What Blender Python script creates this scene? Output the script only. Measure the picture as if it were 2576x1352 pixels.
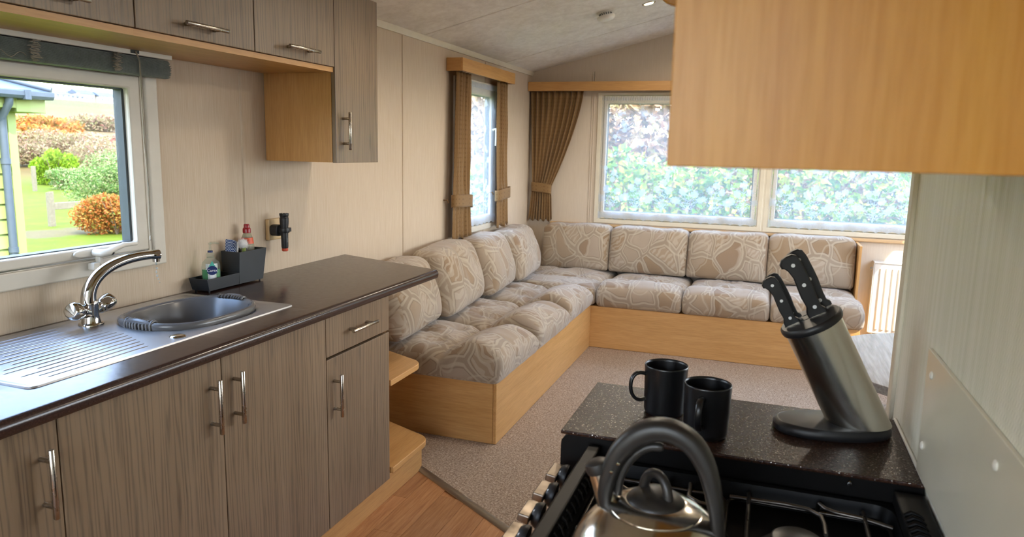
import bpy, bmesh, math, random
from mathutils import Vector, Matrix, noise

sc = bpy.context.scene
for o in list(bpy.data.objects):
    bpy.data.objects.remove(o)
COL = sc.collection
PI = math.pi
R = math.radians

# ------------------------------------------------------------------ camera
cam_data = bpy.data.cameras.new('camera')
cam = bpy.data.objects.new('camera', cam_data)
COL.objects.link(cam)
cam_data.sensor_width = 36.0
cam_data.lens = 36.0 * 1835.22 / 2576.0
cam_data.clip_start = 0.02
cam_data.clip_end = 3000
_r = Vector((0.94266009, 0.33307536, 0.02127819))
_d = Vector((0.07428121, -0.14721901, -0.98631074))
_f = Vector((-0.32538325, 0.93133633, -0.16351872))
cam.matrix_world = Matrix(((_r.x, -_d.x, -_f.x, 1.93), (_r.y, -_d.y, -_f.y, 0.0), (_r.z, -_d.z, -_f.z, 1.43), (0, 0, 0, 1)))
cam_data.dof.use_dof = True
cam_data.dof.focus_distance = 2.3
cam_data.dof.aperture_fstop = 7.0
sc.camera = cam

# ------------------------------------------------------------------ sky, sun, exposure
sc.view_settings.view_transform = 'Standard'
sc.view_settings.look = 'None'
sc.view_settings.gamma = 1.0
sc.view_settings.use_curve_mapping = False
sc.view_settings.exposure = 0.75
sc.cycles.use_denoising = True
sc.cycles.use_adaptive_sampling = True
sc.cycles.adaptive_threshold = 0.13
sc.cycles.max_bounces = 6
sc.cycles.diffuse_bounces = 3
sc.cycles.glossy_bounces = 3
sc.cycles.transmission_bounces = 4
sc.cycles.transparent_max_bounces = 12
sc.cycles.sample_clamp_indirect = 6.0
sc.cycles.caustics_reflective = False
sc.cycles.caustics_refractive = False

world = bpy.data.worlds.new('sky')
sc.world = world
world.use_nodes = True
wn = world.node_tree.nodes
wl = world.node_tree.links
SKY_STRENGTH = 1.0
bg = wn['Background']
geo = wn.new('ShaderNodeNewGeometry')
sep = wn.new('ShaderNodeSeparateXYZ')
wl.new(geo.outputs['Incoming'], sep.inputs[0])
neg = wn.new('ShaderNodeMath'); neg.operation = 'MULTIPLY'; neg.inputs[1].default_value = -1.0
wl.new(sep.outputs['Z'], neg.inputs[0])
grad = wn.new('ShaderNodeValToRGB')
grad.color_ramp.elements[0].position = 0.0
grad.color_ramp.elements[0].color = (1.0, 0.99, 0.97, 1)
grad.color_ramp.elements[1].position = 0.55
grad.color_ramp.elements[1].color = (0.34, 0.55, 1.0, 1)
wl.new(neg.outputs[0], grad.inputs[0])
# thin high cloud over the blue
cn = wn.new('ShaderNodeTexNoise'); cn.inputs['Scale'].default_value = 2.2; cn.inputs['Detail'].default_value = 6
wl.new(geo.outputs['Incoming'], cn.inputs['Vector'])
cr = wn.new('ShaderNodeValToRGB')
cr.color_ramp.elements[0].position = 0.45; cr.color_ramp.elements[0].color = (0, 0, 0, 1)
cr.color_ramp.elements[1].position = 0.75; cr.color_ramp.elements[1].color = (0.6, 0.6, 0.6, 1)
wl.new(cn.outputs['Fac'], cr.inputs[0])
cm = wn.new('ShaderNodeMixRGB'); cm.inputs['Color2'].default_value = (1.1, 1.1, 1.12, 1)
wl.new(cr.outputs[0], cm.inputs['Fac']); wl.new(grad.outputs[0], cm.inputs['Color1'])
wl.new(cm.outputs[0], bg.inputs['Color'])
bg.inputs['Strength'].default_value = 7.5

def lamp(name, kind, loc, direction, energy, color, **kw):
    l = bpy.data.lights.new(name, kind)
    l.energy = energy
    l.color = color
    for k, v in kw.items():
        setattr(l, k, v)
    o = bpy.data.objects.new(name, l)
    o.location = loc
    o.rotation_euler = Vector(direction).to_track_quat('-Z', 'Y').to_euler()
    COL.objects.link(o)
    return o

SUN_DIR = (-0.52, 0.40, -0.75)
lamp('sun', 'SUN', (6, -4, 9), SUN_DIR, 7.0, (1.0, 0.94, 0.84), angle=R(0.6))
LAMP_POWER = 15.0
LAMP_COLOR = (1.0, 0.86, 0.68)

# ------------------------------------------------------------------ mesh helpers
ORIG = {}

class B:
    def __init__(self):
        self.v = []
        self.f = []
    def add(self, vs, fs):
        n = len(self.v)
        self.v += [tuple(p) for p in vs]
        self.f += [tuple(i + n for i in q) for q in fs]
        return self
    def box(self, x0, x1, y0, y1, z0, z1):
        return self.add([(x0, y0, z0), (x1, y0, z0), (x1, y1, z0), (x0, y1, z0), (x0, y0, z1), (x1, y0, z1), (x1, y1, z1), (x0, y1, z1)],
                        [(0, 3, 2, 1), (4, 5, 6, 7), (0, 1, 5, 4), (1, 2, 6, 5), (2, 3, 7, 6), (3, 0, 4, 7)])
    def prism(self, poly, axis, a0, a1):
        """poly: 2D points; axis 'x' -> (y,z), 'y' -> (x,z), 'z' -> (x,y)"""
        n = len(poly)
        def mk(p, a):
            return {'x': (a, p[0], p[1]), 'y': (p[0], a, p[1]), 'z': (p[0], p[1], a)}[axis]
        vs = [mk(p, a0) for p in poly] + [mk(p, a1) for p in poly]
        fs = [tuple(range(n)), tuple(range(2 * n - 1, n - 1, -1))]
        fs += [(i, (i + 1) % n + 0, (i + 1) % n + n, i + n) for i in range(n)]
        return self.add(vs, fs)
    def tube(self, pts, r, n=10, closed=False):
        pts = [Vector(p) for p in pts]
        m = len(pts)
        rs = r if isinstance(r, (list, tuple)) else [r] * m
        prev = None
        vs = []
        for i, p in enumerate(pts):
            if closed:
                t = pts[(i + 1) % m] - pts[i - 1]
            else:
                t = pts[min(i + 1, m - 1)] - pts[max(i - 1, 0)]
            t.normalize()
            if prev is None:
                u = t.cross(Vector((0, 0, 1)))
                if u.length < 1e-3:
                    u = t.cross(Vector((1, 0, 0)))
            else:
                u = prev - t * prev.dot(t)
                if u.length < 1e-5:
                    u = t.cross(Vector((0, 1, 0.3)))
            u.normalize()
            prev = u
            w = t.cross(u)
            for k in range(n):
                a = 2 * PI * k / n
                vs.append(p + (u * math.cos(a) + w * math.sin(a)) * rs[i])
        fs = []
        for i in range(m if closed else m - 1):
            j = (i + 1) % m
            for k in range(n):
                l = (k + 1) % n
                fs.append((i * n + k, i * n + l, j * n + l, j * n + k))
        if not closed:
            fs.append(tuple(range(n - 1, -1, -1)))
            fs.append(tuple((m - 1) * n + k for k in range(n)))
        return self.add(vs, fs)
    def lathe(self, prof, c, n=32, axis='z', M=None):
        """prof: list of (radius, height); caps where radius is ~0 are merged"""
        vs = []
        fs = []
        c = Vector(c)
        for (r, h) in prof:
            for k in range(n):
                a = 2 * PI * k / n
                p = Vector((r * math.cos(a), r * math.sin(a), h))
                if axis == 'x':
                    p = Vector((p.z, p.x, p.y))
                elif axis == 'y':
                    p = Vector((p.y, p.z, p.x))
                if M is not None:
                    p = M @ p
                vs.append(c + p)
        for i in range(len(prof) - 1):
            for k in range(n):
                l = (k + 1) % n
                fs.append((i * n + k, i * n + l, (i + 1) * n + l, (i + 1) * n + k))
        if prof[0][0] > 1e-6:
            fs.append(tuple(range(n - 1, -1, -1)))
        if prof[-1][0] > 1e-6:
            fs.append(tuple((len(prof) - 1) * n + k for k in range(n)))
        return self.add(vs, fs)
    def grid(self, fn, nu, nv, cu=False, cv=False):
        vs = [fn(i / (nu if cu else nu - 1), j / (nv if cv else nv - 1)) for i in range(nu) for j in range(nv)]
        fs = []
        for i in range(nu if cu else nu - 1):
            for j in range(nv if cv else nv - 1):
                a = i * nv + j
                b = ((i + 1) % nu) * nv + j
                c2 = ((i + 1) % nu) * nv + (j + 1) % nv
                d = i * nv + (j + 1) % nv
                fs.append((a, b, c2, d))
        return self.add(vs, fs)
    def rot(self, M, c=(0, 0, 0), start=0):
        c = Vector(c)
        self.v[start:] = [tuple(M @ (Vector(p) - c) + c) for p in self.v[start:]]
        return self

def mesh_of(name, b, loc):
    me = bpy.data.meshes.new(name)
    me.from_pydata([(p[0] - loc[0], p[1] - loc[1], p[2] - loc[2]) for p in b.v], [], b.f)
    me.update()
    bm = bmesh.new()
    bm.from_mesh(me)
    bmesh.ops.remove_doubles(bm, verts=bm.verts, dist=1e-6)
    bmesh.ops.recalc_face_normals(bm, faces=bm.faces)
    bm.to_mesh(me)
    bm.free()
    return me

def tag(o, label=None, cat=None, group=None, kind=None):
    if label: o['label'] = label
    if cat: o['category'] = cat
    if group: o['group'] = group
    if kind: o['kind'] = kind
    return o

def thing(name, label, cat, loc, group=None, kind=None):
    o = bpy.data.objects.new(name, None)
    COL.objects.link(o)
    o.location = loc
    o.empty_display_size = 0.05
    ORIG[o] = Vector(loc)
    return tag(o, label, cat, group, kind)

def obj(name, b, m, parent=None, smooth=None, bevel=0.0, label=None, cat=None, group=None, kind=None, raw=False, seg=2):
    """link the builder as ONE mesh object; coordinates in the builder are world coordinates"""
    if parent is not None:
        loc = ORIG[parent]
    elif b.v:
        xs = [p[0] for p in b.v]; ys = [p[1] for p in b.v]; zs = [p[2] for p in b.v]
        loc = Vector(((min(xs) + max(xs)) / 2, (min(ys) + max(ys)) / 2, min(zs)))
    if raw:
        me = bpy.data.meshes.new(name)
        me.from_pydata([(p[0] - loc[0], p[1] - loc[1], p[2] - loc[2]) for p in b.v], [], b.f)
        me.update()
    else:
        me = mesh_of(name, b, loc)
    if m is not None:
        me.materials.append(m)
    if smooth is not None:
        me.polygons.foreach_set('use_smooth', [True] * len(me.polygons))
        if smooth < 180:
            me.set_sharp_from_angle(angle=R(smooth))
    o = bpy.data.objects.new(name, me)
    COL.objects.link(o)
    if parent is not None:
        o.parent = parent
    else:
        o.location = loc
    ORIG[o] = Vector(loc)
    if bevel > 0:
        md = o.modifiers.new('bevel', 'BEVEL')
        md.width = bevel
        md.segments = seg
        md.limit_method = 'ANGLE'
        md.angle_limit = R(40)
    return tag(o, label, cat, group, kind)

def copy_tree(o, parent=None, name=None):
    c = o.copy()
    COL.objects.link(c)
    ORIG[c] = ORIG[o]
    if parent is not None:
        c.parent = parent
    for ch in list(o.children):
        copy_tree(ch, c)
    return c

def superellipse(cx, cy, a, b, n, k):
    out = []
    for i in range(k):
        t = 2 * PI * i / k
        ct, st = math.cos(t), math.sin(t)
        out.append((cx + a * math.copysign(abs(ct) ** (2 / n), ct), cy + b * math.copysign(abs(st) ** (2 / n), st)))
    return out

def text_mesh(body, size, extrude=0.0002):
    """flat lettering as geometry, in its own xy plane, centred"""
    cu = bpy.data.curves.new('lettering', 'FONT')
    cu.body = body
    cu.size = size
    cu.align_x = 'CENTER'
    cu.align_y = 'CENTER'
    cu.extrude = extrude
    cu.resolution_u = 3
    t = bpy.data.objects.new('lettering', cu)
    COL.objects.link(t)
    dg = bpy.context.evaluated_depsgraph_get()
    me = t.evaluated_get(dg).to_mesh()
    b = B()
    b.add([tuple(v.co) for v in me.vertices], [tuple(p.vertices) for p in me.polygons])
    t.evaluated_get(dg).to_mesh_clear()
    bpy.data.objects.remove(t)
    bpy.data.curves.remove(cu)
    return b

# ------------------------------------------------------------------ material helpers
def srgb(h, k=1.0):
    h = h.lstrip('#')
    out = []
    for i in (0, 2, 4):
        c = int(h[i:i + 2], 16) / 255
        out.append((c / 12.92 if c <= 0.04045 else ((c + 0.055) / 1.055) ** 2.4) * k)
    return tuple(out) + (1.0,)

class Mt:
    """small wrapper around a node material"""
    def __init__(self, name, color='#808080', rough=0.5, metal=0.0, spec=0.5):
        self.m = bpy.data.materials.new(name)
        self.m.use_nodes = True
        self.nt = self.m.node_tree
        self.p = self.nt.nodes['Principled BSDF']
        self.out = self.nt.nodes['Material Output']
        c = srgb(color) if isinstance(color, str) else color
        self.p.inputs['Base Color'].default_value = c
        self.p.inputs['Roughness'].default_value = rough
        self.p.inputs['Metallic'].default_value = metal
        self.p.inputs['Specular IOR Level'].default_value = spec
    def n(self, t, **kw):
        nd = self.nt.nodes.new('ShaderNode' + t)
        for k, v in kw.items():
            if hasattr(nd, k):
                setattr(nd, k, v)
            else:
                nd.inputs[k.replace('_', ' ')].default_value = v
        return nd
    def l(self, a, b):
        self.nt.links.new(a, b)
    def coord(self, kind='Object', scale=(1, 1, 1), loc=(0, 0, 0), rot=(0, 0, 0)):
        tc = self.n('TexCoord')
        mp = self.n('Mapping')
        mp.inputs['Scale'].default_value = scale
        mp.inputs['Location'].default_value = loc
        mp.inputs['Rotation'].default_value = rot
        self.l(tc.outputs[kind], mp.inputs['Vector'])
        return mp.outputs[0]
    def noise(self, vec, scale, detail=4, rough=0.55, dist=0.0):
        nd = self.n('TexNoise')
        nd.inputs['Scale'].default_value = scale
        nd.inputs['Detail'].default_value = detail
        nd.inputs['Roughness'].default_value = rough
        nd.inputs['Distortion'].default_value = dist
        if vec is not None:
            self.l(vec, nd.inputs['Vector'])
        return nd.outputs['Fac']
    def ramp(self, fac, stops, interp='LINEAR'):
        nd = self.n('ValToRGB')
        cr_ = nd.color_ramp
        cr_.interpolation = interp
        while len(cr_.elements) < len(stops):
            cr_.elements.new(0.5)
        for e, (p, c) in zip(cr_.elements, stops):
            e.position = p
            if isinstance(c, str):
                c = srgb(c)
            elif isinstance(c, (int, float)):
                c = (c, c, c, 1)
            e.color = c
        self.l(fac, nd.inputs[0])
        return nd.outputs[0]
    def mix(self, fac, a, b, mode='MIX'):
        nd = self.n('MixRGB', blend_type=mode)
        for sock, val in ((nd.inputs['Fac'], fac), (nd.inputs['Color1'], a), (nd.inputs['Color2'], b)):
            if isinstance(val, str):
                sock.default_value = srgb(val)
            elif isinstance(val, (int, float)):
                sock.default_value = val if sock.name == 'Fac' else (val, val, val, 1)
            elif isinstance(val, tuple):
                sock.default_value = val
            else:
                self.l(val, sock)
        return nd.outputs[0]
    def math(self, op, a, b=0.0):
        nd = self.n('Math', operation=op)
        for i, val in enumerate((a, b)):
            if isinstance(val, (int, float)):
                nd.inputs[i].default_value = val
            else:
                self.l(val, nd.inputs[i])
        return nd.outputs[0]
    def bump(self, h, strength=0.2, dist=0.002):
        nd = self.n('Bump')
        nd.inputs['Strength'].default_value = strength
        nd.inputs['Distance'].default_value = dist
        self.l(h, nd.inputs['Height'])
        self.l(nd.outputs[0], self.p.inputs['Normal'])
        return self
    def color(self, c):
        self.l(c, self.p.inputs['Base Color'])
        return self
    def rough(self, r):
        self.l(r, self.p.inputs['Roughness'])
        return self

def plain(name, color, rough=0.5, metal=0.0, var=0.06, scale=18.0, bump=0.0, spec=0.5):
    """plain coating with a slight mottling so that it is never a dead flat colour"""
    t = Mt(name, color, rough, metal, spec)
    v = t.coord('Object')
    f = t.noise(v, scale, 3)
    c = srgb(color)
    lo = tuple(x * (1 - var) for x in c[:3]) + (1,)
    hi = tuple(min(1, x * (1 + var)) for x in c[:3]) + (1,)
    t.color(t.ramp(f, [(0.3, lo), (0.7, hi)]))
    if bump:
        t.bump(t.noise(v, scale * 14, 2), bump, 0.001)
    return t.m
# ------------------------------------------------------------------ materials
def wood_grey():
    t = Mt('grey_woodgrain_laminate', '#7b6c5c', 0.35)
    v = t.coord('Object', (1, 1, 0.05))
    info = t.n('ObjectInfo')
    add = t.n('VectorMath', operation='ADD')
    t.l(v, add.inputs[0])
    cmb = t.n('CombineXYZ')
    t.l(t.math('MULTIPLY', info.outputs['Random'], 7.0), cmb.inputs[1])
    t.l(cmb.outputs[0], add.inputs[1])
    v = add.outputs[0]
    w = t.n('TexWave', wave_type='BANDS', bands_direction='Y')
    w.inputs['Scale'].default_value = 22.0
    w.inputs['Distortion'].default_value = 14.0
    w.inputs['Detail'].default_value = 4.0
    w.inputs['Detail Scale'].default_value = 1.3
    t.l(v, w.inputs['Vector'])
    lines = t.ramp(w.outputs['Fac'], [(0.0, 0.0), (0.30, 0.7), (0.8, 1.0)])
    fine = t.noise(v, 210, 4, 0.6)
    broad = t.noise(v, 9, 3)
    c1 = t.mix(lines, '#403124', '#876f55')
    c2 = t.mix(t.ramp(fine, [(0.35, 0.0), (0.65, 1.0)]), c1, '#8d7861')
    c2b = t.mix(0.45, c1, c2)
    c3 = t.mix(0.45, c2b, t.ramp(broad, [(0.3, '#6c5842'), (0.7, '#968066')]))
    t.color(c3)
    t.bump(t.mix(0.5, lines, fine), 0.25, 0.0006)
    return t.m

def wood_beech(name, along, base=('#c08c4e', '#d4a266'), rough=0.38):
    t = Mt(name, '#c8924f', rough)
    s = {'x': (0.07, 1, 1), 'y': (1, 0.07, 1), 'z': (1, 1, 0.07)}[along]
    v = t.coord('Object', s)
    a = t.noise(v, 26, 5, 0.6, 0.6)
    f = t.noise(v, 150, 3)
    c = t.ramp(a, [(0.25, base[0]), (0.75, base[1])])
    t.color(t.mix(0.18, c, t.ramp(f, [(0.35, '#9d6a31'), (0.6, '#d8a868')])))
    t.bump(f, 0.05, 0.0003)
    return t.m

def wall_vinyl(name, dark, mid, light, glint=0.5):
    """wallboard with fine short vertical streaks of a slightly shinier print"""
    t = Mt(name, mid, 0.5, 0.0, 0.4)
    v = t.coord('Object', (1, 1, 0.022))
    v2 = t.coord('Object', (1, 1, 0.035))
    a = t.noise(v, 330, 2, 0.55, 0.4)
    b = t.noise(v2, 210, 3, 0.6, 1.0)
    c = t.ramp(a, [(0.34, dark), (0.5, mid), (0.68, light)])
    c2 = t.ramp(b, [(0.4, mid), (0.64, light)])
    t.color(t.mix(0.5, t.mix(0.45, c, c2), mid))
    t.rough(t.ramp(b, [(0.42, 0.60), (0.62, 0.60 - 0.28 * glint)]))
    t.bump(t.mix(0.5, a, b), 0.18, 0.0006)
    return t.m

def wall_stitched():
    """right-hand wallboard: fine zigzag stitching running up the board"""
    t = Mt('stitched_vinyl_wallboard', '#cfc9b2', 0.42, 0.0, 0.4)
    tc = t.n('TexCoord')
    sp = t.n('SeparateXYZ')
    t.l(tc.outputs['Object'], sp.inputs[0])
    zig = t.math('PINGPONG', t.math('MULTIPLY', sp.outputs['Z'], 150.0), 1.0)
    yy = t.math('ADD', t.math('MULTIPLY', sp.outputs['Y'], 260.0), zig)
    st = t.math('SINE', t.math('MULTIPLY', yy, 3.0))
    stripe = t.noise(t.coord('Object', (1, 1, 0.012)), 60, 3, 0.6)
    c = t.ramp(stripe, [(0.3, '#deddcb'), (0.5, '#e6e4d4'), (0.72, '#efecdf')])
    t.color(t.mix(0.24, c, t.ramp(st, [(0.2, '#b3aa93'), (0.9, '#ece8d8')])))
    t.rough(t.ramp(stripe, [(0.35, 0.55), (0.65, 0.34)]))
    t.bump(st, 0.25, 0.0006)
    return t.m

def ceiling_mat():
    t = Mt('mottled_ceiling_board', '#d8d2c6', 0.7)
    v = t.coord('Object', (1, 0.7, 1))
    a = t.noise(v, 7, 7, 0.65, 0.8)
    b = t.noise(v, 30, 5, 0.65, 0.5)
    c = t.ramp(a, [(0.3, '#cfc7bb'), (0.5, '#e0d9ce'), (0.7, '#ece7de')])
    t.color(t.mix(0.3, c, t.ramp(b, [(0.35, '#c6bcae'), (0.65, '#efebe2')])))
    t.bump(t.mix(0.5, a, b), 0.35, 0.003)
    return t.m

def worktop_mat():
    t = Mt('dark_brown_speckled_worktop', '#3d2c29', 0.22, 0.0, 0.5)
    v = t.coord('Object')
    a = t.noise(v, 230, 3, 0.6)
    b = t.noise(v, 5, 4)
    c = t.ramp(a, [(0.3, '#2c1c18'), (0.55, '#36241f'), (0.78, '#47332c')])
    t.color(t.mix(0.3, c, t.ramp(b, [(0.3, '#30221e'), (0.7, '#3c2b27')])))
    t.rough(t.ramp(t.noise(v, 60, 3), [(0.35, 0.19), (0.7, 0.25)]))
    t.bump(t.noise(v, 320, 2), 0.05, 0.0004)
    return t.m

def worktop_rough_mat():
    """the same brown top by the cooker, with a coarser pebbled surface"""
    t = Mt('pebbled_brown_worktop', '#2e1d17', 0.26, 0.0, 0.13)
    v = t.coord('Object')
    a = t.noise(v, 190, 3, 0.6)
    base = t.ramp(a, [(0.3, '#231510'), (0.6, '#37231a'), (0.8, '#4d3427')])
    vo = t.n('TexVoronoi')
    vo.inputs['Scale'].default_value = 300
    t.l(v, vo.inputs['Vector'])
    t.bump(t.mix(0.5, vo.outputs['Distance'], t.noise(v, 480, 2)), 0.6, 0.0012)
    vf = t.n('TexVoronoi')
    vf.inputs['Scale'].default_value = 560
    t.l(v, vf.inputs['Vector'])
    sf = t.n('SeparateColor')
    t.l(vf.outputs['Color'], sf.inputs[0])
    glint_mask = t.ramp(sf.outputs[0], [(0.962, 0.0), (0.968, 1.0)])  # pale metal flecks stand in for glints off the pebbled top
    t.l(glint_mask, t.p.inputs['Metallic'])
    t.color(t.mix(glint_mask, base, '#8f8984'))
    return t.m

def carpet_mat():
    t = Mt('beige_fleck_carpet', '#a58f80', 0.95, 0.0, 0.1)
    v = t.coord('Object')
    a = t.noise(v, 120, 3, 0.75)
    b = t.noise(v, 330, 2, 0.7)
    c = t.ramp(a, [(0.36, '#6a5341'), (0.5, '#a2876e'), (0.63, '#d4bda3')])
    t.color(t.mix(0.4, c, t.ramp(b, [(0.36, '#705947'), (0.64, '#d4bea5')])))
    t.bump(t.mix(0.5, a, b), 0.9, 0.006)
    return t.m

def fabric_mat():
    """upholstery: overlapping cream arcs on beige, tan and mauve fields, brown crescents, fan stripes, thin dark strokes"""
    t = Mt('patterned_sofa_fabric', '#b6a48f', 0.85, 0.0, 0.2)
    tc = t.n('TexCoord')
    uv = tc.outputs['UV']
    wob = t.n('TexNoise')
    wob.inputs['Scale'].default_value = 5.0
    wob.inputs['Detail'].default_value = 1.0
    t.l(uv, wob.inputs['Vector'])
    sub = t.n('VectorMath', operation='SUBTRACT')
    t.l(wob.outputs['Color'], sub.inputs[0])
    sub.inputs[1].default_value = (0.5, 0.5, 0.5)
    scl = t.n('VectorMath', operation='SCALE')
    t.l(sub.outputs[0], scl.inputs[0])
    scl.inputs['Scale'].default_value = 0.13
    add = t.n('VectorMath', operation='ADD')
    t.l(uv, add.inputs[0])
    t.l(scl.outputs[0], add.inputs[1])
    def family(scale, off):
        mp = t.n('Mapping')
        mp.inputs['Location'].default_value = (off, off * 1.7, 0)
        mp.inputs['Scale'].default_value = (1.0, 0.8, 1.0)
        t.l(add.outputs[0], mp.inputs['Vector'])
        f1 = t.n('TexVoronoi', voronoi_dimensions='2D', feature='F1')
        f1.inputs['Scale'].default_value = scale
        t.l(mp.outputs[0], f1.inputs['Vector'])
        s_ = t.n('SeparateColor')
        t.l(f1.outputs['Color'], s_.inputs[0])
        return mp.outputs[0], f1.outputs['Distance'], s_
    va, da, ca = family(6.8, 0.0)
    vb, db, cb = family(5.4, 3.3)
    ve = t.n('TexVoronoi', voronoi_dimensions='2D', feature='DISTANCE_TO_EDGE')
    ve.inputs['Scale'].default_value = 6.8
    t.l(va, ve.inputs['Vector'])
    e = ve.outputs['Distance']
    # rounded three-cornered leaves: ground, cream band, thin dark line, tan heart split by a lighter half
    heart = t.ramp(ca.outputs[0], [(0.0, '#a7927a'), (0.3, '#ac9a86'), (0.55, '#9d8467'), (0.8, '#ae9c8a')], 'CONSTANT')
    half = t.ramp(db, [(0.30, 1.0), (0.33, 0.0)])
    heart = t.mix(t.math('MULTIPLY', half, 0.7), heart, t.ramp(ca.outputs[1], [(0.0, '#8a6c4c'), (0.3, '#b2a18e'), (0.7, '#a0876b')], 'CONSTANT'))
    wv = t.n('TexWave', wave_type='BANDS', bands_direction='DIAGONAL')
    wv.inputs['Scale'].default_value = 14.0
    wv.inputs['Distortion'].default_value = 3.5
    wv.inputs['Detail'].default_value = 0.0
    wv.inputs['Detail Scale'].default_value = 2.0
    t.l(va, wv.inputs['Vector'])
    fan = t.math('MULTIPLY', t.ramp(wv.outputs['Fac'], [(0.5, 0.0), (0.62, 1.0)]), t.ramp(ca.outputs[2], [(0.66, 0.0), (0.68, 1.0)]))
    heart = t.mix(t.math('MULTIPLY', fan, 0.5), heart, '#c9bcaa')
    ground = t.mix(t.ramp(db, [(0.42, 0.0), (0.45, 1.0)]), '#a69684', '#9f8e7b')
    c = t.mix(t.ramp(e, [(0.125, 0.0), (0.140, 1.0)]), ground, heart)
    dark = t.ramp(e, [(0.122, 0.0), (0.130, 1.0), (0.142, 1.0), (0.150, 0.0)])
    c = t.mix(t.math('MULTIPLY', dark, 0.40), c, '#66513f')
    band = t.ramp(e, [(0.045, 0.0), (0.060, 1.0), (0.105, 1.0), (0.120, 0.0)])
    c = t.mix(t.math('MULTIPLY', band, 0.72), c, '#c5b7a2')
    arc = t.ramp(db, [(0.352, 0.0), (0.365, 1.0), (0.405, 1.0), (0.418, 0.0)])
    c = t.mix(t.math('MULTIPLY', arc, 0.5), c, '#c5b7a2')
    weave = t.noise(uv, 420, 2, 0.6)
    c = t.mix(0.12, c, t.ramp(weave, [(0.3, '#7d6a58'), (0.7, '#d9cdbd')]))
    c = t.mix(1.0, c, (0.86, 0.82, 0.76, 1), 'MULTIPLY')
    t.color(c)
    t.bump(weave, 0.3, 0.0015)
    t.p.inputs['Sheen Weight'].default_value = 0.25
    t.p.inputs['Sheen Roughness'].default_value = 0.6
    return t.m

def curtain_mat():
    t = Mt('brown_dotted_curtain_cloth', '#8a6a42', 0.7, 0.0, 0.3)
    tc = t.n('TexCoord')
    mp = t.n('Mapping')
    t.l(tc.outputs['UV'], mp.inputs['Vector'])
    vo = t.n('TexVoronoi', voronoi_dimensions='2D', feature='F1')
    vo.inputs['Scale'].default_value = 34
    vo.inputs['Randomness'].default_value = 0.0
    t.l(mp.outputs[0], vo.inputs['Vector'])
    dot = t.ramp(vo.outputs['Distance'], [(0.16, 1.0), (0.24, 0.0)])
    wv = t.noise(tc.outputs['UV'], 300, 2)
    base = t.ramp(wv, [(0.3, '#82623b'), (0.7, '#9c7a4e')])
    t.color(t.mix(t.math('MULTIPLY', dot, 0.55), base, '#5d4024'))
    t.p.inputs['Sheen Weight'].default_value = 0.3
    tr = t.n('BsdfTranslucent')
    tr.inputs['Color'].default_value = srgb('#b98d4d')
    mx = t.n('MixShader')
    mx.inputs[0].default_value = 0.22
    t.l(t.p.outputs[0], mx.inputs[1])
    t.l(tr.outputs[0], mx.inputs[2])
    t.l(mx.outputs[0], t.out.inputs['Surface'])
    return t.m

def net_mat(name, cover, tint='#eef4fb'):
    """fine white voile: part see-through, part scattering"""
    t = Mt(name, tint, 0.8)
    df = t.n('BsdfDiffuse'); df.inputs['Color'].default_value = srgb(tint)
    tl = t.n('BsdfTranslucent'); tl.inputs['Color'].default_value = srgb(tint)
    m1 = t.n('MixShader'); m1.inputs[0].default_value = 0.6
    t.l(df.outputs[0], m1.inputs[1]); t.l(tl.outputs[0], m1.inputs[2])
    tp = t.n('BsdfTransparent')
    m2 = t.n('MixShader')
    g = t.noise(t.coord('Object'), 700, 1)
    t.l(t.ramp(g, [(0.3, max(0.0, cover - 0.12)), (0.7, min(1.0, cover + 0.12))]), m2.inputs[0])
    t.l(tp.outputs[0], m2.inputs[1]); t.l(m1.outputs[0], m2.inputs[2])
    t.l(m2.outputs[0], t.out.inputs['Surface'])
    return t.m

def glass_pane(name='window_glass', gloss=0.06, tint=(0.97, 0.99, 0.98, 1)):
    t = Mt(name)
    tp = t.n('BsdfTransparent'); tp.inputs['Color'].default_value = tint
    gl = t.n('BsdfGlossy'); gl.inputs['Roughness'].default_value = 0.02
    mx = t.n('MixShader')
    fr = t.n('Fresnel'); fr.inputs['IOR'].default_value = 1.45
    t.l(t.math('MULTIPLY', fr.outputs[0], gloss / 0.06), mx.inputs[0])
    t.l(tp.outputs[0], mx.inputs[1]); t.l(gl.outputs[0], mx.inputs[2])
    t.l(mx.outputs[0], t.out.inputs['Surface'])
    return t.m

def steel(name, color='#b9b4aa', rough=0.3, brushed=None, var=0.1):
    t = Mt(name, color, rough, 1.0)
    s = {'x': (0.03, 1, 1), 'y': (1, 0.03, 1), 'z': (1, 1, 0.03), None: (1, 1, 1)}[brushed]
    v = t.coord('Object', s)
    f = t.noise(v, 240 if brushed else 30, 3)
    t.rough(t.ramp(f, [(0.3, max(0.02, rough - var)), (0.7, rough + var)]))
    if brushed:
        t.bump(f, 0.05, 0.0003)
    return t.m

def leaf_mat(name, stops, trans=0.35, rough=0.55):
    t = Mt(name, '#5a7a30', rough, 0.0, 0.3)
    g = t.n('NewGeometry')
    c = t.ramp(g.outputs['Random Per Island'], stops)
    t.color(c)
    tr = t.n('BsdfTranslucent')
    t.l(c, tr.inputs['Color'])
    mx = t.n('MixShader'); mx.inputs[0].default_value = trans
    t.l(t.p.outputs[0], mx.inputs[1]); t.l(tr.outputs[0], mx.inputs[2])
    t.l(mx.outputs[0], t.out.inputs['Surface'])
    return t.m

def liquid(name, color, alpha=0.5, rough=0.08):
    t = Mt(name, color, rough, 0.0, 0.5)
    tp = t.n('BsdfTransparent'); tp.inputs['Color'].default_value = srgb(color)
    mx = t.n('MixShader'); mx.inputs[0].default_value = alpha
    t.l(tp.outputs[0], mx.inputs[1]); t.l(t.p.outputs[0], mx.inputs[2])
    t.l(mx.outputs[0], t.out.inputs['Surface'])
    return t.m

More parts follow.
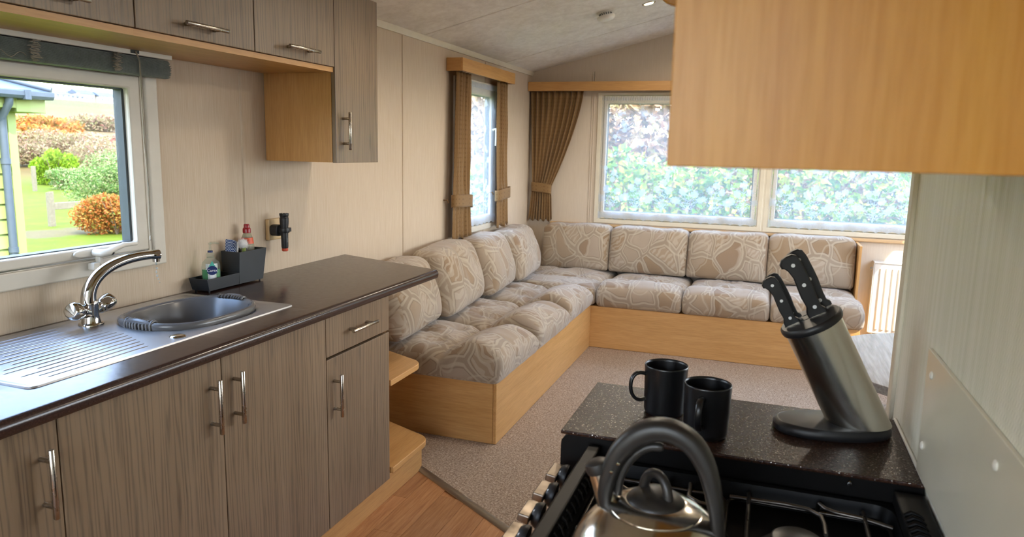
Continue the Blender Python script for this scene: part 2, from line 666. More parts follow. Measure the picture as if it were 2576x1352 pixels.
def emit(name, color, strength):
    t = Mt(name)
    e = t.n('Emission'); e.inputs['Color'].default_value = srgb(color); e.inputs['Strength'].default_value = strength
    t.l(e.outputs[0], t.out.inputs['Surface'])
    return t.m

MAT = dict(
    grey=wood_grey(),
    beech_x=wood_beech('beech_laminate_across', 'x'),
    beech_y=wood_beech('beech_laminate_along', 'y'),
    beech_z=wood_beech('beech_laminate_upright', 'z'),
    beech_warm=wood_beech('warm_beech_laminate', 'z', ('#ba781a', '#c98b24')),
    wall=wall_vinyl('streaked_vinyl_wallboard', '#b39c82', '#c4b098', '#d6c8b4'),
    wall_far=wall_vinyl('pale_vinyl_wallboard', '#c2b09b', '#cdbda9', '#d8cab8', 0.2),
    wall_stitch=wall_stitched(),
    ceiling=ceiling_mat(),
    top=worktop_mat(),
    top2=worktop_rough_mat(),
    carpet=carpet_mat(),
    fabric=fabric_mat(),
    curtain=curtain_mat(),
    net=net_mat('net_voile', 0.30, '#dce8f6'),
    lace=net_mat('lace_embroidery', 0.40, '#e4eefa'),
    glass=glass_pane('window_glass', 0.003),
    upvc=plain('white_window_plastic', '#cfc8bb', 0.4, var=0.03),
    cream=plain('cream_window_frame', '#d6cbb5', 0.45, var=0.03),
    gasket=plain('dark_rubber_gasket', '#3f4648', 0.6),
    white=plain('white_enamel', '#e2ddd2', 0.35, var=0.02),
    ivory=plain('ivory_socket_plastic', '#c9ab7d', 0.4, var=0.04),
    chrome=steel('polished_chrome', '#c4c2be', 0.06, None, 0.03),
    sink=steel('linen_finish_stainless_steel', '#c3c5c9', 0.36, None, 0.02),
    handle=steel('brushed_nickel_bar', '#b3aa9d', 0.27, None, 0.03),
    handle_y=steel('brushed_nickel_rail', '#b3aa9d', 0.27, None, 0.03),
    brushed=steel('brushed_block_steel', '#cfccc2', 0.25, None, 0.02),
    kettle=steel('polished_kettle_steel', '#d2ccc2', 0.15, None, 0.05),
    bronze=steel('bronzed_knob_metal', '#7f7366', 0.40, None),
    alu=steel('aluminium_threshold', '#a39c92', 0.4, 'x'),
    wire=steel('worn_grate_wire', '#57524d', 0.35, None),
    burner=plain('grey_burner_cap', '#3b3a38', 0.35, metal=0.6, var=0.2),
    black_enamel=plain('black_hob_enamel', '#0b0a0a', 0.38, var=0.2, spec=0.08),
    black_panel=plain('black_cooker_panel', '#0c0b0b', 0.42, var=0.2, spec=0.12),
    black_plastic=plain('matt_black_plastic', '#17171a', 0.45, var=0.12, bump=0.05),
    handle_black=plain('soft_black_handle', '#211e1c', 0.42, var=0.15, scale=40),
    mug=plain('satin_black_glaze', '#131315', 0.30, var=0.1),
    mug_in=plain('gloss_black_glaze', '#0d0c0c', 0.12, var=0.1),
    basin=plain('grey_basin_plastic', '#5b5a5b', 0.24, var=0.04),
    caddy=plain('charcoal_caddy_plastic', '#24282d', 0.42, var=0.1),
    slate=plain('slate_grey_slat', '#717975', 0.55, var=0.18, scale=60),
    cord=plain('fawn_blind_cord', '#9d9484', 0.8),
    red=plain('red_bottle_cap', '#8e1620', 0.3),
    clear=liquid('clear_bottle_plastic', '#eef2ee', 0.08),
    green_soap=liquid('green_hand_soap', '#2f9a5c', 0.85),
    clear_soap=liquid('pale_dish_liquid', '#d9d8c8', 0.25),
    orange_label=plain('orange_paper_label', '#d2542a', 0.45),
    white_label=plain('white_print', '#e6e8ea', 0.5, var=0.02),
    navy=plain('navy_print', '#1e2f63', 0.45),
    mint=plain('mint_print', '#55b7a4', 0.45),
    bristle=plain('white_bristle', '#d9d6d4', 0.7),
    green_plastic=plain('lime_plastic', '#8f9b54', 0.5),
    orange_rubber=plain('orange_rubber', '#b8401c', 0.5),
    splash=plain('cream_gloss_splashback', '#d8d1bd', 0.16, var=0.03, scale=4),
    water=liquid('clear_water', '#e6ecee', 0.18, 0.03),
    lamp_glow=emit('lamp_glow', '#ffe9a8', 14.0),
)

def check_mat():
    t = Mt('blue_check_cloth', '#304a86', 0.8)
    tc = t.n('TexCoord')
    ck = t.n('TexChecker')
    ck.inputs['Scale'].default_value = 190
    ck.inputs['Color1'].default_value = srgb('#27427f')
    ck.inputs['Color2'].default_value = srgb('#aeb9cf')
    t.l(tc.outputs['Object'], ck.inputs['Vector'])
    t.color(ck.outputs[0])
    return t.m
MAT['check'] = check_mat()

def plank_mat():
    t = Mt('oak_print_vinyl', '#a5683c', 0.4)
    v = t.coord('Object', (1, 0.06, 1))
    info = t.n('ObjectInfo')
    a = t.noise(v, 34, 6, 0.7, 1.4)
    f = t.noise(v, 160, 4, 0.6)
    c = t.ramp(a, [(0.28, '#935a32'), (0.5, '#b07848'), (0.75, '#c89463')])
    c = t.mix(0.3, c, t.ramp(f, [(0.35, '#8a532c'), (0.7, '#d0a074')]))
    tone = t.ramp(info.outputs['Random'], [(0.0, 0.86), (1.0, 1.08)])
    t.color(t.mix(1.0, c, tone, 'MULTIPLY'))
    t.bump(f, 0.2, 0.0006)
    return t.m
MAT['plank'] = plank_mat()

def table_mat():
    t = Mt('grey_woodgrain_table', '#8b8680', 0.2)
    v = t.coord('Object', (1, 0.06, 1))
    f = t.noise(v, 110, 4, 0.6)
    t.color(t.ramp(f, [(0.3, '#85807b'), (0.7, '#b9b4ae')]))
    t.bump(f, 0.15, 0.0005)
    return t.m
MAT['table'] = table_mat()
# ------------------------------------------------------------------ the room shell
W = 3.5          # inside width
D = 5.92         # far wall
Y0 = -1.3        # wall behind the camera
EAVE = 2.046
SLOPE = 0.247
def ceil_z(x):
    return EAVE + SLOPE * (x if x < W / 2 else W - x)

def wall_cells(b, place, u0, u1, v0, v1, holes):
    us = sorted({u0, u1} | {h[0] for h in holes} | {h[1] for h in holes})
    vs = sorted({v0, v1} | {h[2] for h in holes} | {h[3] for h in holes})
    for i in range(len(us) - 1):
        run = None
        for j in range(len(vs) - 1):
            cu, cv = (us[i] + us[i + 1]) / 2, (vs[j] + vs[j + 1]) / 2
            solid = not any(h[0] < cu < h[1] and h[2] < cv < h[3] for h in holes)
            if solid:
                run = (run[0], vs[j + 1]) if run else (vs[j], vs[j + 1])
            if run and (not solid or j == len(vs) - 2):
                place(b, us[i], us[i + 1], run[0], run[1])
                run = None
    return b

HOLE_K = (0.62, 1.880, 1.063, 1.640)      # kitchen window (y, z)
HOLE_S = (4.36, 5.06, 0.880, 1.850)       # side window
HOLE_F1 = (0.60, 1.855, 0.862, 1.865)     # far windows (x, z)
HOLE_F2 = (1.925, 3.18, 0.862, 1.865)
HOLE_R = (2.35, 3.95, 0.86, 1.86)         # right-hand windows (not in the picture)
HOLE_R2 = (4.15, 5.60, 0.86, 1.86)
HOLE_B = (0.40, 2.10, 0.75, 1.95)         # back wall window (x, z), unseen, enlarged to brighten the kitchen

b = wall_cells(B(), lambda b, a, c, e, g: b.box(-0.06, 0, a, c, e, g), Y0, D + 0.06, -0.02, EAVE + 0.02, [HOLE_K, HOLE_S])
wall_left = obj('wall_left', b, MAT['wall'], kind='structure')
b = wall_cells(B(), lambda b, a, c, e, g: b.box(a, c, D, D + 0.06, e, g), 0, W, -0.02, EAVE, [HOLE_F1, HOLE_F2])
b.prism([(0, EAVE), (W, EAVE), (W / 2, EAVE + SLOPE * W / 2 + 0.02)], 'y', D, D + 0.06)
wall_far = obj('wall_far', b, MAT['wall_far'], kind='structure')
b = wall_cells(B(), lambda b, a, c, e, g: b.box(W, W + 0.06, a, c, e, g), Y0, D + 0.06, -0.02, EAVE + 0.02, [HOLE_R, HOLE_R2])
wall_right = obj('wall_right', b, MAT['wall'], kind='structure')
b = wall_cells(B(), lambda b, a, c, e, g: b.box(a, c, Y0 - 0.06, Y0, e, g), 0, W, -0.02, EAVE, [HOLE_B])
b.prism([(0, EAVE), (W, EAVE), (W / 2, EAVE + SLOPE * W / 2 + 0.02)], 'y', Y0 - 0.06, Y0)
wall_back = obj('wall_back', b, MAT['wall'], kind='structure')
b = B().prism([(2.2, -0.01), (2.24, -0.01), (2.24, ceil_z(2.24)), (2.2, ceil_z(2.2))], 'y', Y0, 1.60)
wall_part = obj('wall_partition', b, MAT['wall_stitch'], kind='structure')
b = B().box(2.192, 2.248, 1.598, 1.640, -0.005, 2.34)
obj('edge_strip', b, MAT['cream'], wall_part, bevel=0.006)

b = B()
zc = EAVE + SLOPE * W / 2
b.prism([(-0.06, EAVE - 0.015), (W / 2, zc), (W / 2, zc + 0.04), (-0.06, EAVE + 0.05)], 'y', Y0 - 0.06, D + 0.06)
b.prism([(W / 2, zc), (W + 0.06, EAVE - 0.015), (W + 0.06, EAVE + 0.05), (W / 2, zc + 0.04)], 'y', Y0 - 0.06, D + 0.06)
ceiling = obj('ceiling', b, MAT['ceiling'], kind='structure')
for yy in (5.235, 3.885, 2.55, 1.2, -0.15):      # joints between the ceiling boards
    for x0, x1 in ((0.012, W / 2), (W / 2, W - 0.012)):
        b = B()
        for s0, s1, h0, h1 in ((-0.009, -0.0018, 0.003, 0.0), (0.0018, 0.009, 0.003, 0.0)):
            b.add([(x0, yy + s0, ceil_z(x0) + 0.001), (x1, yy + s0, ceil_z(x1 - 1e-6) + 0.001), (x1, yy + s1, ceil_z(x1 - 1e-6) + 0.001), (x0, yy + s1, ceil_z(x0) + 0.001),
                   (x0, yy + s0, ceil_z(x0) - 0.002), (x1, yy + s0, ceil_z(x1 - 1e-6) - 0.002), (x1, yy + s1, ceil_z(x1 - 1e-6) - 0.002), (x0, yy + s1, ceil_z(x0) - 0.002)],
                  [(0, 3, 2, 1), (4, 5, 6, 7), (0, 1, 5, 4), (1, 2, 6, 5), (2, 3, 7, 6), (3, 0, 4, 7)])
        obj('board_joint', b, MAT['ceiling'], ceiling)

# trims: coving along the left wall, joints between wallboards, rail on the far wall
t1 = obj('trim_1', B().prism([(0, EAVE - 0.028), (0.010, EAVE - 0.028), (0.018, EAVE - 0.004), (0.018, EAVE + 0.004), (0, EAVE + 0.004)], 'y', Y0, D), MAT['cream'], kind='structure', smooth=30)
t2 = obj('trim_2', B().prism([(2.335, 0.0), (2.339, 0.006), (2.351, 0.006), (2.355, 0.0)], 'z', 0.905, 2.02).rot(Matrix(((0, 1, 0), (1, 0, 0), (0, 0, 1)))), MAT['wall'], kind='structure')
for k, yy in enumerate((3.648, 4.868)):
    b = B()
    for s in (-0.0042, 0.0018):
        b.box(0, 0.0022, yy + s, yy + s + 0.0024, 0.0, EAVE - 0.03)
    obj('trim_%d' % (3 + k), b, MAT['wall'], kind='structure')
b = B()
for s in (-0.012, 0.004):
    b.box(0.530 + s, 0.530 + s + 0.008, D - 0.006, D, 0.83, 2.05)
obj('trim_5', b, MAT['wall_far'], kind='structure', bevel=0.002)
sill = obj('trim_6', B().box(0.20, W, D - 0.032, D, 0.802, 0.826), wood_beech('pale_beech_sill', 'x', ('#c9a578', '#d6b68c')), kind='structure', bevel=0.005)

# ------------------------------------------------------------------ floor
floor = obj('floor', B().box(-0.06, W + 0.06, Y0 - 0.06, D + 0.06, -0.05, -0.004), MAT['plank'], kind='structure')
random.seed(4)
pw = 0.118
strip_line = lambda x: 2.77 - 0.657 * (x - 0.55)      # the joint between vinyl and carpet runs slantwise
for i in range(10):
    x0 = 0.50 + i * pw
    ys = [0.2]
    y = 0.2 + random.uniform(0.15, 0.75)
    while y < 2.85:
        ys.append(y)
        y += random.uniform(0.62, 0.86)
    ys.append(2.9)
    for ya, yb in zip(ys, ys[1:]):
        lim0 = min(yb - 0.0006, strip_line(x0 + 0.0006))
        lim1 = min(yb - 0.0006, strip_line(x0 + pw - 0.0006))
        if lim1 - ya < 0.03:
            continue
        b = B().prism([(x0 + 0.0006, ya + 0.0006), (x0 + pw - 0.0006, ya + 0.0006), (x0 + pw - 0.0006, lim1), (x0 + 0.0006, lim0)], 'z', -0.004, 0.0)
        o = obj('plank', b, MAT['plank'], floor)
# carpet: a real pile-high sheet with a softly uneven top
def carpet():
    b = B()
    nx, ny = 90, 90
    def fn(u, v):
        x = 0.0 + u * W
        ya = strip_line(x) if x > 0.55 else 2.77
        if x > 1.75:
            ya = strip_line(1.75)
        y = ya + v * (D - ya)
        z = 0.008 + 0.0015 * noise.noise(Vector((x * 9, y * 9, 0)))
        return (x, y, z)
    b.grid(fn, nx, ny)
    return b
cp = obj('carpet', carpet(), MAT['carpet'], smooth=180, label='beige fleck carpet covering the lounge floor', cat='carpet', kind='structure')
# threshold strip
a0 = Vector((0.545, strip_line(0.545), 0)); a1 = Vector((1.74, strip_line(1.74), 0))
dirv = (a1 - a0).normalized(); nrm = Vector((-dirv.y, dirv.x, 0))
b = B()
prof = [(-0.017, 0.0), (-0.015, 0.004), (-0.006, 0.009), (0.006, 0.011), (0.014, 0.010), (0.018, 0.0)]
vs = [tuple(a + nrm * p[0] + Vector((0, 0, p[1]))) for a in (a0, a1) for p in prof]
n = len(prof)
b.add(vs, [(i, (i + 1) % n, (i + 1) % n + n, i + n) for i in range(n)] + [tuple(range(n)), tuple(range(2 * n - 1, n - 1, -1))])
obj('threshold_strip', b, MAT['alu'], smooth=30, label='slanting metal threshold strip between vinyl floor and carpet', cat='door bar')

# ------------------------------------------------------------------ windows
def px(d, u, v): return (d, u, v)
def py(d, u, v): return (u, D - d, v)
def pr(d, u, v): return (W - d, u, v)
def pb(d, u, v): return (u, Y0 + d, v)

def pbox(b, P, d0, d1, u0, u1, v0, v1):
    c = [P(d, u, v) for v in (v0, v1) for (d, u) in ((d0, u0), (d1, u0), (d1, u1), (d0, u1))]
    return b.add(c, [(0, 3, 2, 1), (4, 5, 6, 7), (0, 1, 5, 4), (1, 2, 6, 5), (2, 3, 7, 6), (3, 0, 4, 7)])

def ring(P, o, i, d0, d1):
    """mitred frame between outer rectangle o and inner rectangle i (u0,u1,v0,v1)"""
    b = B()
    oc = [(o[0], o[2]), (o[1], o[2]), (o[1], o[3]), (o[0], o[3])]
    ic = [(i[0], i[2]), (i[1], i[2]), (i[1], i[3]), (i[0], i[3])]
    vs = []
    for d in (d0, d1):
        for (u, v) in oc: vs.append(P(d, u, v))
        for (u, v) in ic: vs.append(P(d, u, v))
    fs = []
    for k in range(4):
        l = (k + 1) % 4
        fs += [(k, l, 4 + l, 4 + k), (8 + k, 8 + 4 + k, 8 + 4 + l, 8 + l), (k, 8 + k, 8 + l, l), (4 + k, 4 + l, 12 + l, 12 + k)]
    return b.add(vs, fs)

def shrink(h, l, r, bo, t):
    return (h[0] + l, h[1] - r, h[2] + bo, h[3] - t)

def window(n, P, hole, m, arch, sash, parent_loc):
    w = thing('window_%d' % n, None, None, parent_loc, kind='structure')
    o = shrink(hole, -arch, -arch, -arch, -arch * 0.6)
    obj('architrave', ring(P, o, shrink(hole, 0.004, 0.004, 0.004, 0.004), -0.002, 0.014), m, w, bevel=0.004)
    obj('frame', ring(P, hole, shrink(hole, 0.018, 0.018, 0.006, 0.006), -0.055, 0.004), m, w, bevel=0.002)
    so = shrink(hole, 0.022, 0.022, 0.010, 0.010)
    si = shrink(so, *sash)
    obj('sash', ring(P, so, si, -0.045, 0.010), m, w, bevel=0.006)
    obj('gasket', ring(P, shrink(si, -0.001, -0.001, -0.001, -0.001), shrink(si, 0.004, 0.009, 0.003, 0.004), -0.044, -0.010), MAT['gasket'], w)  # rubber gasket; its wider right edge stands in for the frame's reflection
    b = B()
    pbox(b, P, -0.022, -0.018, si[0] - 0.004, si[1] + 0.004, si[2] - 0.004, si[3] + 0.004)
    obj('pane', b, MAT['glass'], w)
    return w, si

w1, _ = window(1, px, HOLE_K, MAT['upvc'], 0.045, (0.047, 0.047, 0.030, 0.042), (0, 1.2, 1.0))
# lever handle on the bottom rail of the kitchen window
b = B()
prof = superellipse(1.655, 1.090, 0.082, 0.013, 3, 28)
b.prism(prof, 'x', 0.009, 0.018)
hb = obj('handle_plate', b, MAT['white'], w1, smooth=30, bevel=0.003)
b = B()
b.tube([(0.018, 1.640, 1.090), (0.045, 1.645, 1.089), (0.052, 1.66, 1.090), (0.050, 1.69, 1.100), (0.045, 1.725, 1.106), (0.042, 1.775, 1.104)], [0.011, 0.012, 0.012, 0.009, 0.008, 0.006], 12)
obj('handle', b, MAT['white'], w1, smooth=60)
obj('handle_lock', B().lathe([(0.0, 0.0), (0.009, 0.0), (0.008, 0.004), (0.0, 0.006)], (0.056, 1.668, 1.090), 16, 'x'), MAT['black_plastic'], w1, smooth=40)
b = B().box(0.014, 0.040, 1.618, 1.640, 1.040, 1.062)
b.box(0.014, 0.034, 1.645, 1.656, 1.035, 1.078)
obj('stay_catch', b, MAT['white'], w1, bevel=0.003)

w2, si2 = window(2, py, HOLE_F1, MAT['cream'], 0.030, (0.030, 0.030, 0.060, 0.060), (1.2, D, 0.86))
w3, si3 = window(3, py, HOLE_F2, MAT['cream'], 0.030, (0.030, 0.030, 0.060, 0.060), (2.5, D, 0.86))
w4, si4 = window(4, px, HOLE_S, MAT['upvc'], 0.035, (0.055, 0.055, 0.060, 0.060), (0, 4.7, 0.88))
b = B().tube([(0.012, 5.0, 1.55), (0.04, 5.0, 1.56), (0.045, 4.995, 1.52), (0.042, 4.99, 1.44)], [0.012, 0.012, 0.010, 0.007], 10)
obj('handle', b, MAT['white'], w4, smooth=60)
window(5, pr, HOLE_R, MAT['upvc'], 0.035, (0.05, 0.05, 0.05, 0.05), (W, 3.2, 0.86))
window(6, pr, HOLE_R2, MAT['upvc'], 0.035, (0.05, 0.05, 0.05, 0.05), (W, 4.9, 0.86))
window(7, pb, HOLE_B, MAT['upvc'], 0.035, (0.05, 0.05, 0.05, 0.05), (1.5, Y0, 0.80))
# broad mullion board between the two far windows
obj('trim_7', B().box(1.872, 1.908, D - 0.012, D, 0.832, 1.89), MAT['cream'], kind='structure', bevel=0.004)

def portal(loc, direction, sx, sy):
    l = lamp('window_portal', 'AREA', loc, direction, 1.0, (1, 1, 1), shape='RECTANGLE', size=sx, size_y=sy)
    l.data.cycles.is_portal = True
    return l
portal((-0.07, 1.25, 1.35), (1, 0, 0), 1.26, 0.58)
portal((-0.07, 4.71, 1.365), (1, 0, 0), 0.7, 0.97)
portal((1.2275, D + 0.07, 1.3635), (0, -1, 0), 1.255, 1.0)
portal((2.5525, D + 0.07, 1.3635), (0, -1, 0), 1.255, 1.0)
portal((W + 0.07, 3.15, 1.36), (-1, 0, 0), 1.6, 1.0)
portal((W + 0.07, 4.875, 1.36), (-1, 0, 0), 1.45, 1.0)
portal((1.25, Y0 - 0.07, 1.35), (0, 1, 0), 1.7, 1.2)
# ------------------------------------------------------------------ outside
OUT = 0.27      # reflectance of vegetation and ground is far lower than it looks in sunshine
def dk(stops, k=None):
    return [(p, tuple(v * (k or OUT) for v in srgb(c)[:3]) + (1,)) for (p, c) in stops]

def ground_z(x, y):
    d = max(0.0, -x - 27.0)
    h = -0.6 + 0.066 * d
    if -x > 425:
        h -= (-x - 425) * 0.2
    if d > 0:
        h += 0.5 * min(1, d / 30) * noise.noise(Vector((x * 0.03, y * 0.03, 0))) + min(2.5, d * 0.01) * noise.noise(Vector((x * 0.006, y * 0.006, 3)))
    return h

def terrain_mat():
    t = Mt('grass_and_heath', '#6f8f2e', 0.95, 0.0, 0.1)
    tc = t.n('NewGeometry')
    sp = t.n('SeparateXYZ')
    t.l(tc.outputs['Position'], sp.inputs[0])
    n1 = t.noise(tc.outputs['Position'], 0.05, 4)
    n2 = t.noise(tc.outputs['Position'], 1.7, 4, 0.7)
    n3 = t.noise(tc.outputs['Position'], 28, 3, 0.7)
    lawn = t.ramp(n2, dk([(0.3, '#7f981a'), (0.55, '#9aae22'), (0.75, '#b8bb3c')]))
    lawn = t.mix(0.35, lawn, t.ramp(n3, dk([(0.3, '#5c7410'), (0.7, '#b9c140')])))
    heath = t.ramp(t.noise(tc.outputs['Position'], 0.16, 6, 0.7), dk([(0.3, '#8e6a3b'), (0.5, '#b08a53'), (0.62, '#9a9a48'), (0.75, '#b77f4d')], 0.26))
    far = t.ramp(n1, dk([(0.35, '#a5713f'), (0.5, '#8fa045'), (0.65, '#b58a63')], 0.2))
    wob = t.math('ADD', sp.outputs['X'], t.math('MULTIPLY', t.math('SUBTRACT', n1, 0.5), 26.0))
    m1 = t.ramp(t.math('DIVIDE', wob, -100.0), [(0.27, 0.0), (0.33, 1.0)])
    m2 = t.ramp(t.math('DIVIDE', sp.outputs['X'], -500.0), [(0.2, 0.0), (0.45, 1.0)])
    c = t.mix(m1, lawn, heath)
    c = t.mix(m2, c, far)
    # a gravel patch on the lawn
    dx = t.math('SUBTRACT', sp.outputs['X'], -12.6)
    dy = t.math('SUBTRACT', sp.outputs['Y'], 11.6)
    rr = t.math('ADD', t.math('MULTIPLY', dx, dx), t.math('MULTIPLY', t.math('MULTIPLY', dy, dy), 0.45))
    rr = t.math('ADD', rr, t.math('MULTIPLY', t.math('SUBTRACT', n2, 0.5), 1.6))
    c = t.mix(t.ramp(rr, [(0.35, 0.85), (0.7, 0.0)]), c, t.ramp(n3, dk([(0.3, '#8a7250'), (0.7, '#b59a74')])))
    # unseen gravel colour added round the caravan to cut green bounce light
    bounce_gravel = t.ramp(t.math('DIVIDE', t.math('ADD', sp.outputs['X'], t.math('MULTIPLY', n2, 0.8)), 10.0), [(0.0, 0.0), (0.02, 1.0)])
    c = t.mix(bounce_gravel, c, t.ramp(n3, dk([(0.3, '#857b70'), (0.7, '#b5aca0')])))
    t.color(c)
    return t.m

xs = [60, 20, 8, 4, 0, -4, -8, -10, -12, -14, -16, -18, -21, -24, -27, -30, -34, -39, -45, -52, -60, -70, -82, -96, -115, -135, -160, -190, -225, -265, -300, -330, -360, -395, -425, -460, -520, -600]
ys = [-200, -100, -50, -25, -12, -6, 0, 4, 8, 11, 14, 17, 20, 24, 28, 33, 39, 46, 55, 66, 80, 100, 125, 150, 180, 210, 240, 270, 300, 330, 360, 400, 450, 520, 620]
b = B()
b.grid(lambda u, v: (xs[round(u * (len(xs) - 1))], ys[round(v * (len(ys) - 1))], ground_z(xs[round(u * (len(xs) - 1))], ys[round(v * (len(ys) - 1))])), len(xs), len(ys))
g = obj('ground', b, terrain_mat(), smooth=180, kind='structure')

def leaves(b, pts, size, rnd, aspect=0.5, up=0.0):
    """small pointed leaves, each folded along its midrib"""
    for p in pts:
        a = rnd.uniform(0, 2 * PI)
        e = rnd.uniform(-0.9, 1.1) + up
        s = size * rnd.uniform(0.6, 1.35)
        d = Vector((math.cos(a) * math.cos(e), math.sin(a) * math.cos(e), math.sin(e)))
        q = d.cross(Vector((rnd.uniform(-1, 1), rnd.uniform(-1, 1), rnd.uniform(-1, 1))))
        if q.length < 1e-3:
            continue
        q.normalize()
        nn = d.cross(q) * s * 0.12
        p = Vector(p)
        b.add([p, p + d * s * 0.5 + q * s * aspect * 0.5 + nn, p + d * s, p + d * s * 0.5 - q * s * aspect * 0.5 + nn], [(0, 1, 2), (0, 2, 3)])

LEAF = dict(
    hedge=leaf_mat('hedge_leaf', dk([(0.0, '#3c6a1c'), (0.35, '#6f9a2c'), (0.65, '#a9bf3c'), (0.9, '#d2cf58'), (1.0, '#b9c070')], 1.0), 0.45),
    twig=leaf_mat('autumn_leaf', dk([(0.0, '#8a6a52'), (0.35, '#b3906a'), (0.6, '#c9b08c'), (0.8, '#a3a06a'), (1.0, '#b4806a')], 1.15), 0.5),
    shrub=leaf_mat('lime_shrub_leaf', dk([(0.0, '#6f9412'), (0.5, '#93b71c'), (1.0, '#b9d338')], 0.62), 0.4),
    bracken=leaf_mat('bracken_frond', dk([(0.0, '#a8551c'), (0.5, '#cc7d36'), (0.8, '#b3903f'), (1.0, '#7c8f3a')], 0.7), 0.35),
    green=leaf_mat('bramble_leaf', dk([(0.0, '#4f7a2c'), (0.4, '#7b9a48'), (0.75, '#a3ae6a'), (1.0, '#b5a47c')], 0.7), 0.35),
    thicket=leaf_mat('thicket_leaf', dk([(0.0, '#8d6f4c'), (0.35, '#a98a63'), (0.6, '#9a9a5a'), (0.85, '#bb9c80'), (1.0, '#a8655a')], 0.62), 0.3),
    rosy=leaf_mat('rosy_leaf', dk([(0.0, '#8c4c40'), (0.5, '#b06a58'), (1.0, '#b99a70')], 0.62), 0.3),
    tree=leaf_mat('far_tree_leaf', dk([(0.0, '#4a6a5a'), (1.0, '#74917c')], 0.62), 0.2),
)
BARK = plain('grey_brown_bark', '#6d5a48', 0.9, var=0.2)

def bush(name, label, loc, rx, ry, h, mat_key, count, size, seed, cat='bush', group=None, up=0.0, flat=0.0, stems=5):
    rnd = random.Random(seed)
    th = thing(name, label, cat, loc, group)
    lobes = [(rnd.uniform(-0.55, 0.55), rnd.uniform(-0.55, 0.55), rnd.uniform(0.25, 0.75), rnd.uniform(0.38, 0.6)) for _ in range(9)]
    pts = []
    for _ in range(count):
        lx, ly, lz, lr = lobes[rnd.randrange(len(lobes))]
        v = Vector((rnd.gauss(0, 1), rnd.gauss(0, 1), rnd.gauss(0, 1)))
        v.normalize()
        r = lr * rnd.uniform(0.6, 1.0)
        x, y, z = lx + v.x * r, ly + v.y * r, lz + v.z * r * 0.62
        z = min(1.05, abs(z))
        pts.append((loc[0] + x * rx, loc[1] + y * ry, loc[2] + z * h))
    b = B()
    leaves(b, pts, size, rnd, 0.5, up)
    obj('foliage', b, LEAF[mat_key], th, raw=True, kind='stuff')
    b = B()
    for k in range(stems):
        a = rnd.uniform(0, 2 * PI)
        b.tube([loc, (loc[0] + math.cos(a) * rx * 0.2, loc[1] + math.sin(a) * ry * 0.2, loc[2] + h * 0.4), (loc[0] + math.cos(a) * rx * 0.5, loc[1] + math.sin(a) * ry * 0.5, loc[2] + h * 0.8)], [size * 0.25, size * 0.18, size * 0.06], 5)
    obj('stems', b, BARK, th)
    return th

def bush_at(x, y): return (x, y, ground_z(x, y) - 0.03)
bush('lime_shrub', 'lime green upright shrub behind the fence posts', bush_at(-27.2, 23.3), 0.80, 0.80, 1.55, 'shrub', 9000, 0.115, 11, up=0.7)
bush('bracken_bush', 'orange brown bracken bush beside the wooden rail', bush_at(-11.3, 11.95), 0.88, 0.88, 1.0, 'bracken', 12000, 0.065, 12, up=0.4)
bush('bramble_bush', 'mixed green bramble bush rising behind the orange bracken', bush_at(-17.4, 18.0), 1.7, 1.9, 1.75, 'green', 14000, 0.085, 13)
bush('bramble_bush', 'low bramble clump at the foot of the lime shrub', bush_at(-24.3, 21.9), 1.1, 1.1, 0.9, 'green', 5000, 0.10, 14)
bush('thicket_bush', 'pale brown thicket left of the lime shrub', bush_at(-35.6, 27.0), 2.0, 2.2, 1.3, 'thicket', 9000, 0.14, 15)
bush('thicket_bush', 'broad tan thicket filling the slope behind the lime shrub', bush_at(-37.0, 33.0), 3.0, 3.6, 1.75, 'thicket', 14000, 0.15, 16)
bush('thicket_bush', 'twiggy tan thicket right of the lime shrub above the bramble', bush_at(-30.0, 28.6), 2.0, 2.4, 1.75, 'thicket', 11000, 0.13, 17)
bush('rosy_bush', 'reddish leaved bush high at the right edge of the kitchen view', bush_at(-33.5, 33.4), 1.3, 1.2, 2.2, 'rosy', 6000, 0.13, 18)
bush('heath_bush', 'rust coloured heath bush on the slope above the lawn strip', bush_at(-52.0, 41.5), 2.6, 3.4, 1.5, 'bracken', 2600, 0.32, 19)
bush('heath_bush', 'olive heath bush far up the slope below the houses', bush_at(-72.0, 66.0), 3.4, 4.4, 1.9, 'thicket', 2600, 0.42, 20)
bush('heath_bush', 'rust brown heath bush beside the olive one on the far slope', bush_at(-66.0, 55.0), 2.8, 3.6, 1.4, 'bracken', 2200, 0.4, 21)

# posts and rail
post_m = plain('weathered_fence_timber', '#6b614d', 0.85, var=0.2)
b = B().prism([(-0.06, -0.06), (0.06, -0.06), (0.06, 0.06), (-0.06, 0.06)], 'z', 0, 0.84)
b.v = [(p[0] - 13.7, p[1] + 12.35, p[2] - 0.66 + (0.03 if p[2] > 0.5 and p[0] > 0 else 0)) for p in b.v]
obj('fence_post', b, post_m, label='leaning grey fence post at the end of the wooden rail', cat='post', bevel=0.01)
b = B().box(-13.72, -13.66, 12.42, 13.55, -0.22, -0.06)
obj('fence_rail', b, post_m, label='short weathered wooden rail running into the bracken', cat='rail', bevel=0.01)
b = B().prism([(-24.56, 20.24), (-24.44, 20.24), (-24.44, 20.36), (-24.56, 20.36)], 'z', -0.65, 0.35)
obj('fence_post', b, post_m, label='slim fence post standing below the lime shrub', cat='post', bevel=0.01)

